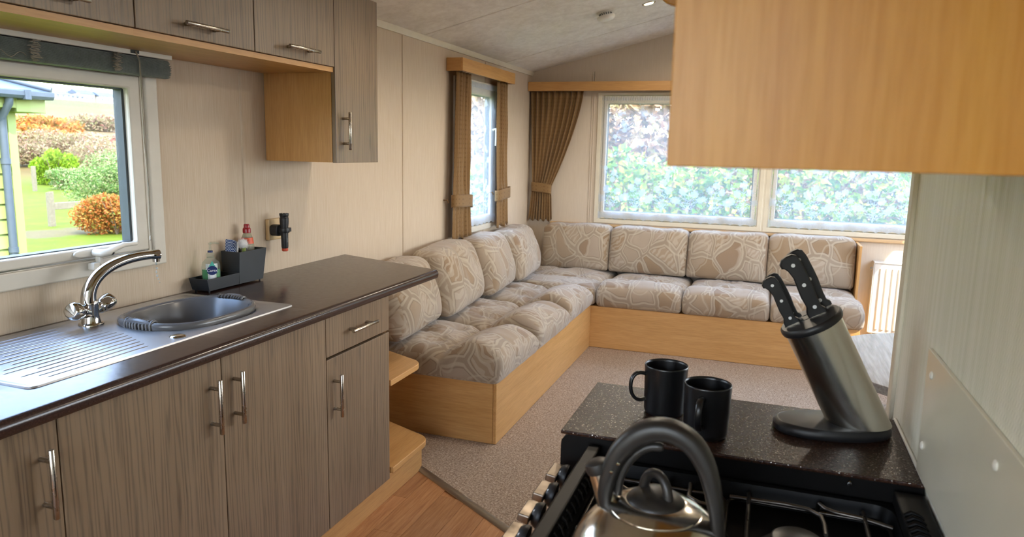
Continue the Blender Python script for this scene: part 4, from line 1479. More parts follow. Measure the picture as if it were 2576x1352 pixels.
br = thing('washing_up_brush', 'round white bristled washing up brush leaning in the tall caddy box', 'brush', (0.06, 2.262, 0.92))
bc = Vector((0.080, 2.228, 1.052))
rnd = random.Random(5)
b = B()
for k in range(420):
    v = Vector((rnd.gauss(0, 1), rnd.gauss(0, 1), rnd.gauss(0, 1))).normalized()
    if v.z < -0.75:
        continue
    w = v.orthogonal().normalized() * 0.0008
    b.add([bc + v * 0.008 + w, bc + v * 0.008 - w, bc + v * (0.0235 + rnd.uniform(-0.002, 0.0025))], [(0, 1, 2)])
obj('bristles', b, MAT['bristle'], br, raw=True, kind='stuff')
obj('core', B().lathe([(0.0, -0.017), (0.012, -0.012), (0.017, 0.0), (0.012, 0.012), (0.0, 0.017)], bc, 16), MAT['bristle'], br, smooth=80)
obj('grip', B().tube([bc + Vector((0, 0.004, -0.012)), (0.068, 2.246, 0.99), (0.058, 2.262, 0.918)], [0.006, 0.007, 0.006], 10), MAT['green_plastic'], br, smooth=60)

wl_ = thing('washing_up_liquid', 'clear washing up liquid bottle with red cap in the tall caddy box', 'bottle', (0.042, 2.298, zt + 0.010))
sx, sy, sz = 0.042, 2.298, zt + 0.0095
obj('bottle', oval([(0.022, 0.024, sz), (0.0245, 0.0265, sz + 0.004), (0.0245, 0.0265, sz + 0.105), (0.024, 0.026, sz + 0.125), (0.020, 0.021, sz + 0.155), (0.0135, 0.014, sz + 0.172), (0.012, 0.0125, sz + 0.176)], 32, 2.2), MAT['clear_soap'], wl_, smooth=50)
b = oval([(0.0236, 0.0250, sz + 0.134), (0.0197, 0.0207, sz + 0.157)], 32, 2.2)
b.f = b.f[:-2]
obj('label', b, MAT['orange_label'], wl_, smooth=60)
obj('cap', B().lathe([(0.0150, 0.0), (0.0150, 0.014), (0.0135, 0.018), (0.0110, 0.020), (0.0105, 0.031), (0.0085, 0.034), (0.0, 0.034)], (sx, sy, sz + 0.1755), 24), MAT['red'], wl_, smooth=40)

# ------------------------------------------------------------------ socket and torch
sk2 = thing('wall_socket', 'ivory wall socket behind the black torch', 'socket', (0.0, 2.505, 1.03))
obj('plate', B().box(0.0005, 0.020, 2.460, 2.548, 1.034, 1.121), MAT['ivory'], sk2, bevel=0.004)
obj('rocker', B().box(0.019, 0.024, 2.53, 2.541, 1.085, 1.105), MAT['ivory'], sk2, bevel=0.001)
to = thing('torch', 'black rechargeable torch with orange end plugged into the wall socket', 'torch', (0.07, 2.495, 0.99))
tx0, ty0 = 0.074, 2.487
obj('plug', B().prism(superellipse(2.487, 1.076, 0.026, 0.023, 3.2, 28), 'x', 0.0205, 0.055), MAT['black_plastic'], to, smooth=40, bevel=0.003)
b = B().lathe([(0.0195, -0.010), (0.021, -0.007), (0.021, 0.007), (0.0195, 0.010)], (tx0, ty0, 1.078), 28)
b.box(0.05, 0.062, ty0 - 0.015, ty0 + 0.015, 1.068, 1.088)
b.box(tx0 - 0.008, tx0 + 0.010, ty0 + 0.016, ty0 + 0.032, 1.070, 1.086)
obj('cradle', b, MAT['black_plastic'], to, smooth=40)
b = B()
prof = [(0.0, 1.004), (0.0125, 1.004), (0.0140, 1.010), (0.0142, 1.050), (0.0150, 1.075), (0.0155, 1.090), (0.0178, 1.108), (0.0182, 1.128), (0.0165, 1.130), (0.0162, 1.133), (0.0180, 1.136), (0.0180, 1.144), (0.0150, 1.144), (0.0135, 1.138), (0.0, 1.137)]
bd = obj('barrel', B().lathe(prof, (tx0, ty0, 0.0), 28), MAT['black_plastic'], to, smooth=35)
b = B()
for k in range(10):
    a = 2 * PI * k / 10
    b.box(-0.004, 0.004, 0.0155, 0.0185, 1.141, 1.1465)
    b.rot(Matrix.Rotation(a, 3, 'Z'), (0, 0, 0), len(b.v) - 8)
b.v = [(p[0] + tx0, p[1] + ty0, p[2]) for p in b.v]
obj('bezel_teeth', b, MAT['black_plastic'], bd)
obj('orange_end', B().lathe([(0.0, 0.9915), (0.010, 0.9915), (0.0125, 0.994), (0.0125, 1.004), (0.0, 1.004)], (tx0, ty0, 0), 24), MAT['orange_rubber'], to, smooth=40)
obj('button', B().lathe([(0.0, 0.0185), (0.003, 0.0185), (0.004, 0.0165)], (tx0, ty0, 1.112), 14, 'x'), MAT['caddy'], bd, smooth=50)
b = B()
for k in range(4):
    b.box(tx0 + 0.0139, tx0 + 0.0146, ty0 - 0.002, ty0 + 0.002, 1.030 + k * 0.0045, 1.0335 + k * 0.0045)
obj('worn_print', b, plain('grey_print', '#6a6a6a', 0.5), bd, kind='stuff')

# ------------------------------------------------------------------ overhead cabinets, left wall
UF = 0.330
for (y0, y1, lab, hy, hl) in ((1.075, 1.545, 'grey woodgrain overhead cabinet at the left edge above the window', 1.300, 0.17), (1.545, 2.020, 'grey woodgrain overhead cabinet above the right end of the window', 1.778, 0.17), (2.020, 2.480, 'grey woodgrain overhead cabinet beside the tall wall cabinet', 2.250, 0.18)):
    th = thing('overhead_cabinet', lab, 'cabinet', (0.165, (y0 + y1) / 2, 1.70), 'overhead cabinets above the sink')
    b = B().box(0.010, 0.310, y0, y0 + 0.016, 1.7185, 2.02)
    b.box(0.010, 0.310, y1 - 0.016, y1, 1.7185, 2.02)
    b.box(0.010, 0.016, y0 + 0.016, y1 - 0.016, 1.7185, 2.02)
    obj('carcass', b, MAT['beech_z'], th)
    obj('underside', B().box(0.002, 0.322, y0, y1, 1.700, 1.718), MAT['beech_y'], th)
    d = obj('door', B().box(0.312, UF, y0 + g, y1 - g, 1.7195, 2.014), MAT['grey'], th, bevel=0.0015)
    bar_handle(d, UF, hy, 1.756, 'y', hl)
th = thing('wall_cabinet', 'tall grey fronted wall cabinet with beech side, hung beside the overhead row', 'cabinet', (0.165, 2.64, 1.358))
obj('side_panel', B().box(0.002, 0.311, 2.4805, 2.497, 1.358, 1.6995), MAT['beech_z'], th)
b = B().box(0.002, 0.311, 2.784, 2.800, 1.358, 2.02)
b.box(0.002, 0.311, 2.497, 2.784, 1.358, 1.374)
b.box(0.002, 0.008, 2.497, 2.784, 1.374, 2.02)
b.box(0.002, 0.311, 2.4805, 2.497, 1.6995, 2.02)
obj('carcass', b, MAT['beech_z'], th)
d = obj('door', B().box(0.312, UF, 2.4815, 2.802, 1.356, 2.014), MAT['grey'], th, bevel=0.0015)
bar_handle(d, UF, 2.531, 1.480, 'z', 0.146)

# ------------------------------------------------------------------ raised venetian blind
bl = thing('venetian_blind', 'raised slate grey slatted blind with tangled cords above the kitchen window', 'blind', (0.05, 1.2, 1.63))
hr = obj('head_rail', B().box(0.026, 0.068, 0.55, 1.940, 1.686, 1.7125), MAT['white'], bl, bevel=0.002)
obj('cord_slot', B().box(0.0675, 0.0695, 1.775, 1.806, 1.690, 1.706), MAT['gasket'], hr)
obj('rail_bracket', B().box(0.020, 0.070, 1.870, 1.905, 1.7125, 1.7165), MAT['white'], hr)
rnd = random.Random(3)
for k in range(24):
    zz = 1.6825 - k * 0.0023
    e0 = rnd.uniform(-0.004, 0.004)
    ph = (k - 12) / 12
    w = 0.027 * math.sqrt(max(0.15, 1 - 0.55 * ph * ph))
    b = B()
    n = 5
    vs = []
    for yy in (0.57, 1.926 + e0):
        for j in range(n):
            u = j / (n - 1) - 0.5
            vs.append((0.047 + u * 2 * w, yy, zz - 0.0025 * (1 - 4 * u * u)))
        for j in range(n):
            u = 0.5 - j / (n - 1)
            vs.append((0.047 + u * 2 * w, yy, zz - 0.0011 - 0.0025 * (1 - 4 * u * u)))
    m = 2 * n
    b.add(vs, [(j, (j + 1) % m, (j + 1) % m + m, j + m) for j in range(m)] + [tuple(range(m)), tuple(range(2 * m - 1, m - 1, -1))])
    obj('slat', b, MAT['slate'], bl)
for yc, sd in ((1.455, 1), (1.715, 2), (0.9, 3)):
    rnd = random.Random(sd)
    for q in range(2):
        pts = []
        for k in range(34):
            t = k / 33
            pts.append((0.078 + 0.006 * math.sin(k * 1.1 + q) + rnd.uniform(-0.001, 0.002), yc + 0.016 * math.sin(k * 1.75 + q * 2.1 + rnd.uniform(-0.5, 0.5)), 1.684 - 0.052 * t + rnd.uniform(-0.002, 0.002)))
        obj('ladder_cord', B().tube(pts, 0.0009, 5), MAT['cord'], bl, smooth=80)
pts = [(0.078, 1.43 - 0.115 * k / 14, 1.640 + 0.008 * math.sin(k * 0.9)) for k in range(15)]
obj('ladder_cord', B().tube(pts, 0.0009, 5), MAT['cord'], bl, smooth=80)
for s in (0, 0.0035):
    pts = [(0.070, 1.790 + s, 1.697), (0.078, 1.795 + s, 1.67), (0.074, 1.800 + s, 1.60), (0.070, 1.806 - s, 1.45), (0.066, 1.812 + s, 1.28), (0.062, 1.815 - s, 1.16), (0.060, 1.816, 1.125)]
    obj('pull_cord', B().tube(pts, 0.0011, 6), MAT['cord'], bl, smooth=80)
obj('cord_tassel', B().lathe([(0.0, 0.0), (0.0035, 0.002), (0.003, 0.014), (0.0, 0.016)], (0.060, 1.816, 1.11), 10), MAT['cord'], bl, smooth=60)
# ------------------------------------------------------------------ pelmets
def pelmet(label, b1, b2, m):
    th = thing('pelmet', label, 'pelmet', b1)
    return th
th = thing('pelmet', 'short beech pelmet over the small side window', 'pelmet', (0.055, 4.70, 1.89))
obj('front_board', B().box(0.096, 0.112, 4.218, 5.185, 1.888, 1.966), MAT['beech_y'], th, bevel=0.0015)
obj('end_board', B().box(0.001, 0.0955, 4.218, 4.234, 1.888, 1.966), MAT['beech_x'], th, bevel=0.0015)
obj('end_board', B().box(0.001, 0.0955, 5.169, 5.185, 1.888, 1.966), MAT['beech_x'], th, bevel=0.0015)
obj('top_board', B().box(0.001, 0.0955, 4.2345, 5.1685, 1.954, 1.966), MAT['beech_y'], th)
th = thing('pelmet', 'long beech pelmet across the far wall above the two windows', 'pelmet', (1.75, 5.88, 1.89))
obj('front_board', B().box(0.004, 3.496, 5.815, 5.831, 1.890, 1.962), MAT['beech_x'], th, bevel=0.0015)
obj('top_board', B().box(0.004, 3.496, 5.8315, 5.919, 1.950, 1.962), MAT['beech_x'], th)

# ------------------------------------------------------------------ curtains
def uv_grid(o, nu, nv, su, sv):
    me = o.data
    uvl = me.uv_layers.new(name='UVMap')
    for p in me.polygons:
        for li in p.loop_indices:
            vi = me.loops[li].vertex_index
            uvl.data[li].uv = ((vi // nv) % nu / (nu - 1) * su, (vi % nv) / (nv - 1) * sv)

def curtain(label, P, u_top, u_tie, u_hem, z_top, z_tie, z_hem, depth0, pleats, seed, lead=1):
    """P(depth, u, z). u_* are (start, end) of the cloth at three heights; the cloth is pleated throughout"""
    rnd = random.Random(seed)
    mid = [(u_top[0] + u_top[1]) / 2, 0]
    loc = P(depth0, (u_hem[0] + u_hem[1]) / 2, z_hem)
    th = thing('curtain', label, 'curtain', loc, 'brown tied curtains')
    nu, nv = 150, 40
    phs = [rnd.uniform(-0.5, 0.5) for _ in range(pleats + 2)]
    amp = [rnd.uniform(0.75, 1.2) for _ in range(pleats + 2)]
    def shape(u, v):
        z = z_top + (z_hem - z_top) * v
        vt = (z_top - z_tie) / (z_top - z_hem)
        if v < vt:
            t = v / vt
            s = t ** 1.4
            a = u_top[0] + (u_tie[0] - u_top[0]) * (t ** 1.2)
            c = u_top[1] + (u_tie[1] - u_top[1]) * s
        else:
            t = (v - vt) / (1 - vt)
            s = t ** 0.75
            a = u_tie[0] + (u_hem[0] - u_tie[0]) * s
            c = u_tie[1] + (u_hem[1] - u_tie[1]) * s
        k = u * pleats
        i = int(k)
        fold = math.sin(2 * PI * (k + 0.16 * phs[min(i, pleats)])) * amp[min(i, pleats)]
        width = abs(c - a)
        am = 0.017 * min(1.0, 0.55 + width * 1.3)
        near_tie = math.exp(-((v - vt) / 0.07) ** 2)
        am *= 1 - 0.45 * near_tie
        d = depth0 + am * fold * (0.75 + 0.25 * math.sin(5 * v + i)) + 0.004 * noise.noise(Vector((u * 14, v * 5, seed)))
        d += 0.012 * near_tie * math.sin(PI * u)
        top = max(0.0, 1 - v / 0.06)
        d += 0.005 * top * math.sin(2 * PI * pleats * 2 * u)
        uu = a + (c - a) * (u + 0.012 * math.sin(2 * PI * k + 1.0))
        zz = z + 0.010 * math.sin(2 * PI * k * 0.5 + seed) * (v ** 6)
        return P(max(0.006, d), uu, zz)
    b = B().grid(shape, nu, nv)
    o = obj('drape', b, MAT['curtain'], th, smooth=180, raw=True)
    uv_grid(o, nu, nv, abs(u_top[1] - u_top[0]) * 2.2, z_top - z_hem)
    md = o.modifiers.new('cloth', 'SOLIDIFY')
    md.thickness = 0.0016
    # tie band wrapped round the gathered cloth
    nb_ = 40
    def band(u, v):
        a = 2 * PI * u
        cu = (u_tie[0] + u_tie[1]) / 2
        hw = abs(u_tie[1] - u_tie[0]) / 2 + 0.007
        ca, sa = math.cos(a), math.sin(a)
        x = cu + hw * math.copysign(abs(ca) ** 0.6, ca)
        d = depth0 + 0.032 * math.copysign(abs(sa) ** 0.7, sa) + 0.004
        z = z_tie + 0.036 - v * 0.078 + 0.006 * math.sin(a) - 0.010 * lead * ca
        return P(max(0.004, d), x, z)
    b = B().grid(band, nb_, 7, cu=True)
    o = obj('tie_band', b, MAT['curtain'], th, smooth=180, raw=True)
    uv_grid(o, nb_, 7, 0.4, 0.08)
    md = o.modifiers.new('cloth', 'SOLIDIFY')
    md.thickness = 0.002
    b = B()
    hk = u_tie[0] - 0.012 * (1 if lead > 0 else -1)
    b.tube([P(0.002, hk, z_tie + 0.01), P(0.03, hk - 0.004, z_tie + 0.012), P(0.036, hk, z_tie - 0.006)], 0.004, 8)
    obj('tie_hook', b, MAT['curtain'], th, smooth=60)
    return th

curtain('brown tied curtain at the left of the small side window', px, (4.235, 4.475), (4.20, 4.47), (4.19, 4.51), 1.890, 1.085, 0.845, 0.062, 5, 3)
curtain('brown tied curtain at the right of the small side window', px, (4.935, 5.165), (4.965, 5.195), (4.975, 5.215), 1.890, 1.095, 0.855, 0.066, 4, 4, -1)
curtain('brown pleated curtain tied back in the corner by the far window', py, (0.010, 0.455), (0.045, 0.205), (0.012, 0.222), 1.892, 1.105, 0.832, 0.052, 9, 5)

# ------------------------------------------------------------------ net curtains with lace flowers
def net(label, P, u0, u1, z0, z1, d, motif_w, seed, scal=0.075):
    rnd = random.Random(seed)
    th = thing('net_curtain', label, 'net curtain', P(d, (u0 + u1) / 2, z0), 'white lace net curtains')
    nu, nv = 140, 30
    def wave(u, z):
        return d + 0.004 * math.sin(u * 26 + seed) + 0.002 * math.sin(u * 61 + z * 3)
    def sheet(a, c):
        u = u0 + a * (u1 - u0)
        base = z0 + 0.012 * abs(math.sin(PI * (u - u0) / scal))
        z = z1 + (base - z1) * c
        return P(wave(u, z), u, z)
    obj('voile', B().grid(sheet, nu, nv), MAT['net'], th, smooth=180, raw=True)
    # gathered heading on its wire
    b = B()
    def head(a, c):
        u = u0 + a * (u1 - u0)
        return P(wave(u, z1) + 0.004 * math.sin(u * 330) + 0.002, u, z1 + 0.012 - 0.034 * c)
    b.grid(head, 400, 4)
    obj('heading', b, MAT['lace'], th, smooth=180, raw=True)
    # scalloped border
    b = B()
    def border(a, c):
        u = u0 + a * (u1 - u0)
        s = abs(math.sin(PI * (u - u0) / scal))
        lo = z0 + 0.012 * s
        hi = z0 + 0.045 + 0.022 * (1 - abs(math.sin(PI * (u - u0) / scal * 0.5)))
        return P(wave(u, z0) + 0.0015, u, lo + (hi - lo) * c)
    b.grid(border, 260, 4)
    obj('scalloped_border', b, MAT['lace'], th, smooth=180, raw=True)
    # embroidered bouquets
    b = B()
    def pt(u, z):
        u = min(max(u, u0 + 0.002), u1 - 0.002)
        return P(wave(u, z) + 0.0018, u, z)
    def blob(cu, cz, ru, rz, ang, n=8):
        ca, sa = math.cos(ang), math.sin(ang)
        ps = []
        for k in range(n):
            a = 2 * PI * k / n
            x, y = ru * math.cos(a), rz * math.sin(a)
            ps.append(pt(cu + x * ca - y * sa, cz + x * sa + y * ca))
        b.add(ps, [tuple(range(n))])
    def flower(cu, cz, r):
        for k in range(7):
            a = 2 * PI * k / 7 + rnd.uniform(-0.1, 0.1)
            blob(cu + math.cos(a) * r * 0.55, cz + math.sin(a) * r * 0.55, r * 0.42, r * 0.30, a)
        blob(cu, cz, r * 0.26, r * 0.26, 0)
    def stem(pts, w):
        for (p, q) in zip(pts, pts[1:]):
            dx, dz = q[0] - p[0], q[1] - p[1]
            L = math.hypot(dx, dz) + 1e-9
            nx, nz = -dz / L * w, dx / L * w
            b.add([pt(p[0] + nx, p[1] + nz), pt(p[0] - nx, p[1] - nz), pt(q[0] - nx, q[1] - nz), pt(q[0] + nx, q[1] + nz)], [(0, 1, 2, 3)])
    cu = u0 + motif_w * 0.5
    while cu < u1 - motif_w * 0.3:
        zb = z0 + 0.075
        for s in (-1, -0.45, 0.1, 0.6, 1.1):
            h = 0.16 + 0.06 * math.cos(s * 2) + rnd.uniform(-0.02, 0.02)
            tip = (cu + s * motif_w * 0.42, zb + h * (1.1 - abs(s) * 0.3))
            path = [(cu, zb), (cu + s * motif_w * 0.1, zb + h * 0.4), (cu + s * motif_w * 0.28, zb + h * 0.75), tip]
            stem(path, 0.0016)
            flower(tip[0], tip[1], rnd.uniform(0.026, 0.038))
            for k in range(4):
                t = 0.25 + 0.18 * k
                q = (cu + s * motif_w * 0.42 * t, zb + h * t)
                for e_ in (-1, 1):
                    blob(q[0] + e_ * 0.010, q[1] + 0.006, 0.011, 0.0045, PI / 2 - e_ * 0.9)
        cu += motif_w
    for _ in range(int((u1 - u0) * (z1 - z0) * 42)):
        fu = rnd.uniform(u0 + 0.03, u1 - 0.03)
        fz = z0 + 0.36 + (z1 - z0 - 0.42) * rnd.random() ** 1.3
        flower(fu, fz, rnd.uniform(0.018, 0.032))
        for k in range(4):
            a = rnd.uniform(0, 2 * PI)
            blob(fu + math.cos(a) * 0.034, fz + math.sin(a) * 0.034, 0.014, 0.005, a)
    obj('lace_flowers', b, MAT['lace'], th, raw=True, kind='stuff')
    return th
net('white lace net curtain over the larger left far window', py, 0.606, 1.850, 0.868, 1.842, 0.020, 0.205, 1)
net('white lace net curtain over the far window by the radiator', py, 1.932, 3.150, 0.868, 1.842, 0.020, 0.205, 2)
net('white lace net curtain hanging in the small side window', px, 4.40, 5.04, 0.885, 1.846, 0.024, 0.18, 3)

# ------------------------------------------------------------------ corner sofa
sb_ = thing('sofa_base', 'beech panelled base of the L shaped corner sofa', 'sofa base', (0.4, 4.5, 0.008))
ZB = 0.320
obj('front_panel', B().box(0.752, 0.770, 3.135, 5.065, 0.009, ZB), MAT['beech_y'], sb_, bevel=0.003)
obj('end_panel', B().box(0.002, 0.7515, 3.135, 3.152, 0.009, ZB), MAT['beech_x'], sb_, bevel=0.002)
obj('front_panel', B().box(0.7525, 2.545, 5.0655, 5.083, 0.009, ZB - 0.005), MAT['beech_x'], sb_, bevel=0.003)
obj('end_panel', B().box(2.528, 2.545, 5.0835, 5.90, 0.009, ZB - 0.005), MAT['beech_y'], sb_, bevel=0.002)
obj('seat_board', B().box(0.004, 0.7515, 3.1525, 5.90, ZB - 0.018, ZB - 0.001), MAT['beech_y'], sb_)
obj('seat_board', B().box(0.7525, 2.5275, 5.0835, 5.90, ZB - 0.018, ZB - 0.006), MAT['beech_x'], sb_)
obj('back_end_panel', B().box(2.553, 2.571, 5.60, 5.905, 0.30, 0.800), MAT['beech_z'], sb_, bevel=0.003)

def cushion_mesh(w, d, h, r, deform, nseg=(26, 22, 12)):
    """rounded block, x -w/2..w/2, y 0..d (front at 0), z 0..h, then shaped by deform(p, n)"""
    verts = {}
    b = B()
    idx = {}
    def vid(key):
        if key in idx:
            return idx[key]
        i, j, k = key
        p = Vector(((i / nseg[0] - 0.5) * w, (j / nseg[1]) * d, (k / nseg[2]) * h))
        c = Vector((0, d / 2, h / 2))
        hs = Vector((w / 2, d / 2, h / 2))
        q = p - c
        inner = Vector([max(-(hs[a] - r), min(hs[a] - r, q[a])) for a in range(3)])
        e = q - inner
        if e.length > 1e-9:
            # cube shell to rounded shell
            m = max(abs(e.x), abs(e.y), abs(e.z))
            e = e.normalized() * r if m > 1e-9 else e
        q = inner + e
        p = q + c
        idx[key] = len(b.v)
        b.v.append(tuple(deform(p)))
        return idx[key]
    nx, ny, nz = nseg
    for i in range(nx):
        for j in range(ny):
            b.f.append((vid((i, j, 0)), vid((i, j + 1, 0)), vid((i + 1, j + 1, 0)), vid((i + 1, j, 0))))
            b.f.append((vid((i, j, nz)), vid((i + 1, j, nz)), vid((i + 1, j + 1, nz)), vid((i, j + 1, nz))))
    for i in range(nx):
        for k in range(nz):
            b.f.append((vid((i, 0, k)), vid((i + 1, 0, k)), vid((i + 1, 0, k + 1)), vid((i, 0, k + 1))))
            b.f.append((vid((i, ny, k)), vid((i, ny, k + 1)), vid((i + 1, ny, k + 1)), vid((i + 1, ny, k))))
    for j in range(ny):
        for k in range(nz):
            b.f.append((vid((0, j, k)), vid((0, j, k + 1)), vid((0, j + 1, k + 1)), vid((0, j + 1, k))))
            b.f.append((vid((nx, j, k)), vid((nx, j + 1, k)), vid((nx, j + 1, k + 1)), vid((nx, j, k + 1))))
    return b

def gz(t, c, s): return math.exp(-((t - c) / s) ** 2)

def add_fabric(name, label, cat, group, b, loc, rz, seed, seams=()):
    me = bpy.data.meshes.new(name)
    me.from_pydata(b.v, [], b.f)
    me.update()
    rnd = random.Random(seed)
    ox, oy = rnd.uniform(0, 5), rnd.uniform(0, 5)
    uvl = me.uv_layers.new(name='UVMap')
    for p in me.polygons:
        nn = p.normal
        ax = max(range(3), key=lambda a: abs(nn[a]) * (0.8 if a == 0 else 1))
        for li in p.loop_indices:
            c = me.vertices[me.loops[li].vertex_index].co
            if ax == 2: uv = (c.x, c.y)
            elif ax == 1: uv = (c.x, -c.z)
            else: uv = (c.y, -c.z)
            uvl.data[li].uv = (uv[0] + ox, uv[1] + oy)
    me.polygons.foreach_set('use_smooth', [True] * len(me.polygons))
    me.materials.append(MAT['fabric'])
    th = thing(name, label, cat, loc, group)
    th.rotation_euler = (0, 0, rz)
    o = bpy.data.objects.new('cover', me)
    COL.objects.link(o)
    o.parent = th
    ORIG[o] = Vector((0, 0, 0))
    for k, (pts, rr) in enumerate(seams):
        s = B().tube(pts, rr, 6, closed=True)
        me2 = bpy.data.meshes.new('piping')
        me2.from_pydata(s.v, [], s.f)
        me2.polygons.foreach_set('use_smooth', [True] * len(me2.polygons))
        me2.materials.append(MAT['fabric'])
        o2 = bpy.data.objects.new('piping', me2)
        COL.objects.link(o2)
        o2.parent = th
    return th

def seat_cushion(label, w, d, loc, rz, seed, roll=0.078, h=0.140, slump=1.0):
    rnd = random.Random(seed)
    sd = seed * 3.7
    tufts = [(-w * 0.22, 0.50), (w * 0.22, 0.50), (0.0, 0.68)]
    def deform(p):
        t = p.y / d
        u = p.x / (w / 2)
        wt = max(0.0, p.z / h) ** 1.5
        z = p.z
        z += wt * roll * gz(t, 0.15, 0.155)
        z -= wt * 0.026 * gz(t, 0.385, 0.040)
        z += wt * 0.026 * (1 - u * u) * gz(t, 0.64, 0.26)
        z -= wt * (slump * (0.020 + 0.020 * u + 0.045 * max(0.0, u) ** 4) * gz(t, 0.12, 0.27) + 0.030 * abs(u) ** 9)
        for (tx_, ty_) in tufts:
            q = Vector((p.x - tx_, (t - ty_) * d))
            z -= wt * 0.026 * math.exp(-(q.length / 0.055) ** 2)
            z += wt * 0.0045 * math.sin(math.atan2(q.y, q.x) * 9 + sd) * math.exp(-((q.length - 0.06) / 0.05) ** 2)
        z -= wt * 0.007 * (gz(p.x, -w / 6, 0.010) + gz(p.x, w / 6, 0.010)) * gz(t, 0.15, 0.2)
        nz_ = noise.noise(Vector((p.x * 7, p.y * 11, sd)))
        n2 = noise.noise(Vector((p.x * 19, p.y * 15, sd + 9)))
        z += wt * (0.006 * nz_ + 0.0035 * n2)
        y = p.y
        if t < 0.2:
            y -= 0.020 * (1 - t / 0.2) * math.sin(PI * min(1, max(0, p.z / (h + roll * 0.5))))
            y += 0.004 * noise.noise(Vector((p.x * 9, p.z * 12, sd)))
            y += 0.006 * (gz(p.x, -w / 6, 0.010) + gz(p.x, w / 6, 0.010)) * (1 - t / 0.2) * (p.z / h)
        x = p.x * (1 + 0.012 * math.sin(PI * min(1, p.z / h)))
        return (x, y, z)
    b = cushion_mesh(w - 0.003, d, h, 0.030, deform, (40, 44, 14))
    return add_fabric('seat_cushion', label, 'cushion', 'patterned seat cushions of the corner sofa', b, loc, rz, seed)

def back_cushion(label, w, hgt, thick, loc, rz, seed, lean=0.16, dent=None, sag=0.0, rad=0.026, pf=0.042):
    sd = seed * 5.1
    def deform(p):
        u = p.x / (w / 2)
        v = p.z / hgt
        y = p.y
        front = 1 - p.y / thick
        puff = pf * (1 - abs(u) ** 5) * math.sin(PI * min(1, max(0, v))) ** 0.6
        y -= front * puff
        y -= front * 0.012 * gz(v, 0.3, 0.3)
        if dent is not None:
            y += front * 0.030 * gz(u, dent, 0.10) * min(1, v * 1.2)
        # gathers near the top edge and along the sides
        y += front * (0.006 * noise.noise(Vector((p.x * 26, p.z * 5, sd))) * max(0, v - 0.35) * 1.6 + 0.006 * noise.noise(Vector((p.x * 8, p.z * 9, sd + 4))))
        z = p.z + 0.010 * noise.noise(Vector((p.x * 5, 1.0, sd))) * v * v - sag * v * v * (1 - u * u) 
        z += 0.004 * noise.noise(Vector((p.x * 24, p.y * 10, sd))) * v ** 4
        z -= 0.030 * abs(u) ** 8 * v
        y += lean * (p.z)
        return (p.x, y, z)
    b = cushion_mesh(w, thick, hgt, rad, deform, (38, 14, 30))
    return add_fabric('back_cushion', label, 'cushion', 'patterned back cushions of the corner sofa', b, loc, rz, seed)

Q = PI / 2
# left-hand run: fronts face +x (local y runs back towards the wall)
seat_cushion('patterned seat cushion nearest the kitchen, at the open end of the sofa', 0.610, 0.765, (0.792, 3.390, ZB), Q, 1)
seat_cushion('second patterned seat cushion from the kitchen on the window wall run', 0.660, 0.765, (0.792, 4.035, ZB), Q, 2)
seat_cushion('third patterned seat cushion from the kitchen, before the corner', 0.640, 0.765, (0.786, 4.690, ZB), Q, 3)
seat_cushion('flat patterned seat cushion filling the sofa corner', 0.790, 0.860, (0.405, 5.045, ZB), 0, 4, roll=0.008, h=0.145, slump=0.0)
seat_cushion('patterned far wall seat cushion next to the corner', 0.600, 0.820, (1.110, 5.045, ZB - 0.005), 0, 5, roll=0.050, slump=0.15)
seat_cushion('middle patterned seat cushion on the far wall', 0.572, 0.820, (1.700, 5.045, ZB - 0.005), 0, 6, roll=0.050, slump=0.15)
seat_cushion('patterned seat cushion at the radiator end of the far wall', 0.572, 0.820, (2.278, 5.045, ZB - 0.005), 0, 7, roll=0.050, slump=0.15)
HB = 0.355
ZC = ZB + 0.160
back_cushion('patterned back cushion behind the worktop end, nearest the kitchen', 0.580, HB, 0.17, (0.275, 3.335, ZC), Q + R(5.5), 11, 0.22, rad=0.046, pf=0.060)
back_cushion('creased patterned back cushion, second from the kitchen', 0.655, HB + 0.02, 0.17, (0.275, 3.955, ZC), Q + R(5.5), 12, 0.22, dent=-0.1, rad=0.046, pf=0.060)
back_cushion('patterned back cushion below the small side window, third from the kitchen', 0.585, HB + 0.01, 0.17, (0.275, 4.575, ZC), Q + R(5.5), 13, 0.22, rad=0.046, pf=0.060)
back_cushion('patterned back cushion at the corner end of the window wall', 0.620, HB, 0.17, (0.270, 5.180, ZC), Q + R(5.5), 14, 0.22, rad=0.046, pf=0.060)
back_cushion('patterned back cushion in the corner on the far wall', 0.558, HB, 0.17, (0.478, 5.655, ZC - 0.005), 0, 15, 0.16)
back_cushion('second patterned back cushion along the far wall', 0.606, HB, 0.17, (1.062, 5.655, ZC - 0.005), 0, 16, 0.16)
back_cushion('third patterned back cushion along the far wall, sagging at its top', 0.582, HB + 0.01, 0.17, (1.658, 5.655, ZC - 0.005), 0, 17, 0.16, sag=0.016)
back_cushion('patterned back cushion at the radiator end of the far wall', 0.594, HB + 0.01, 0.17, (2.248, 5.655, ZC - 0.005), 0, 18, 0.16, sag=0.006)

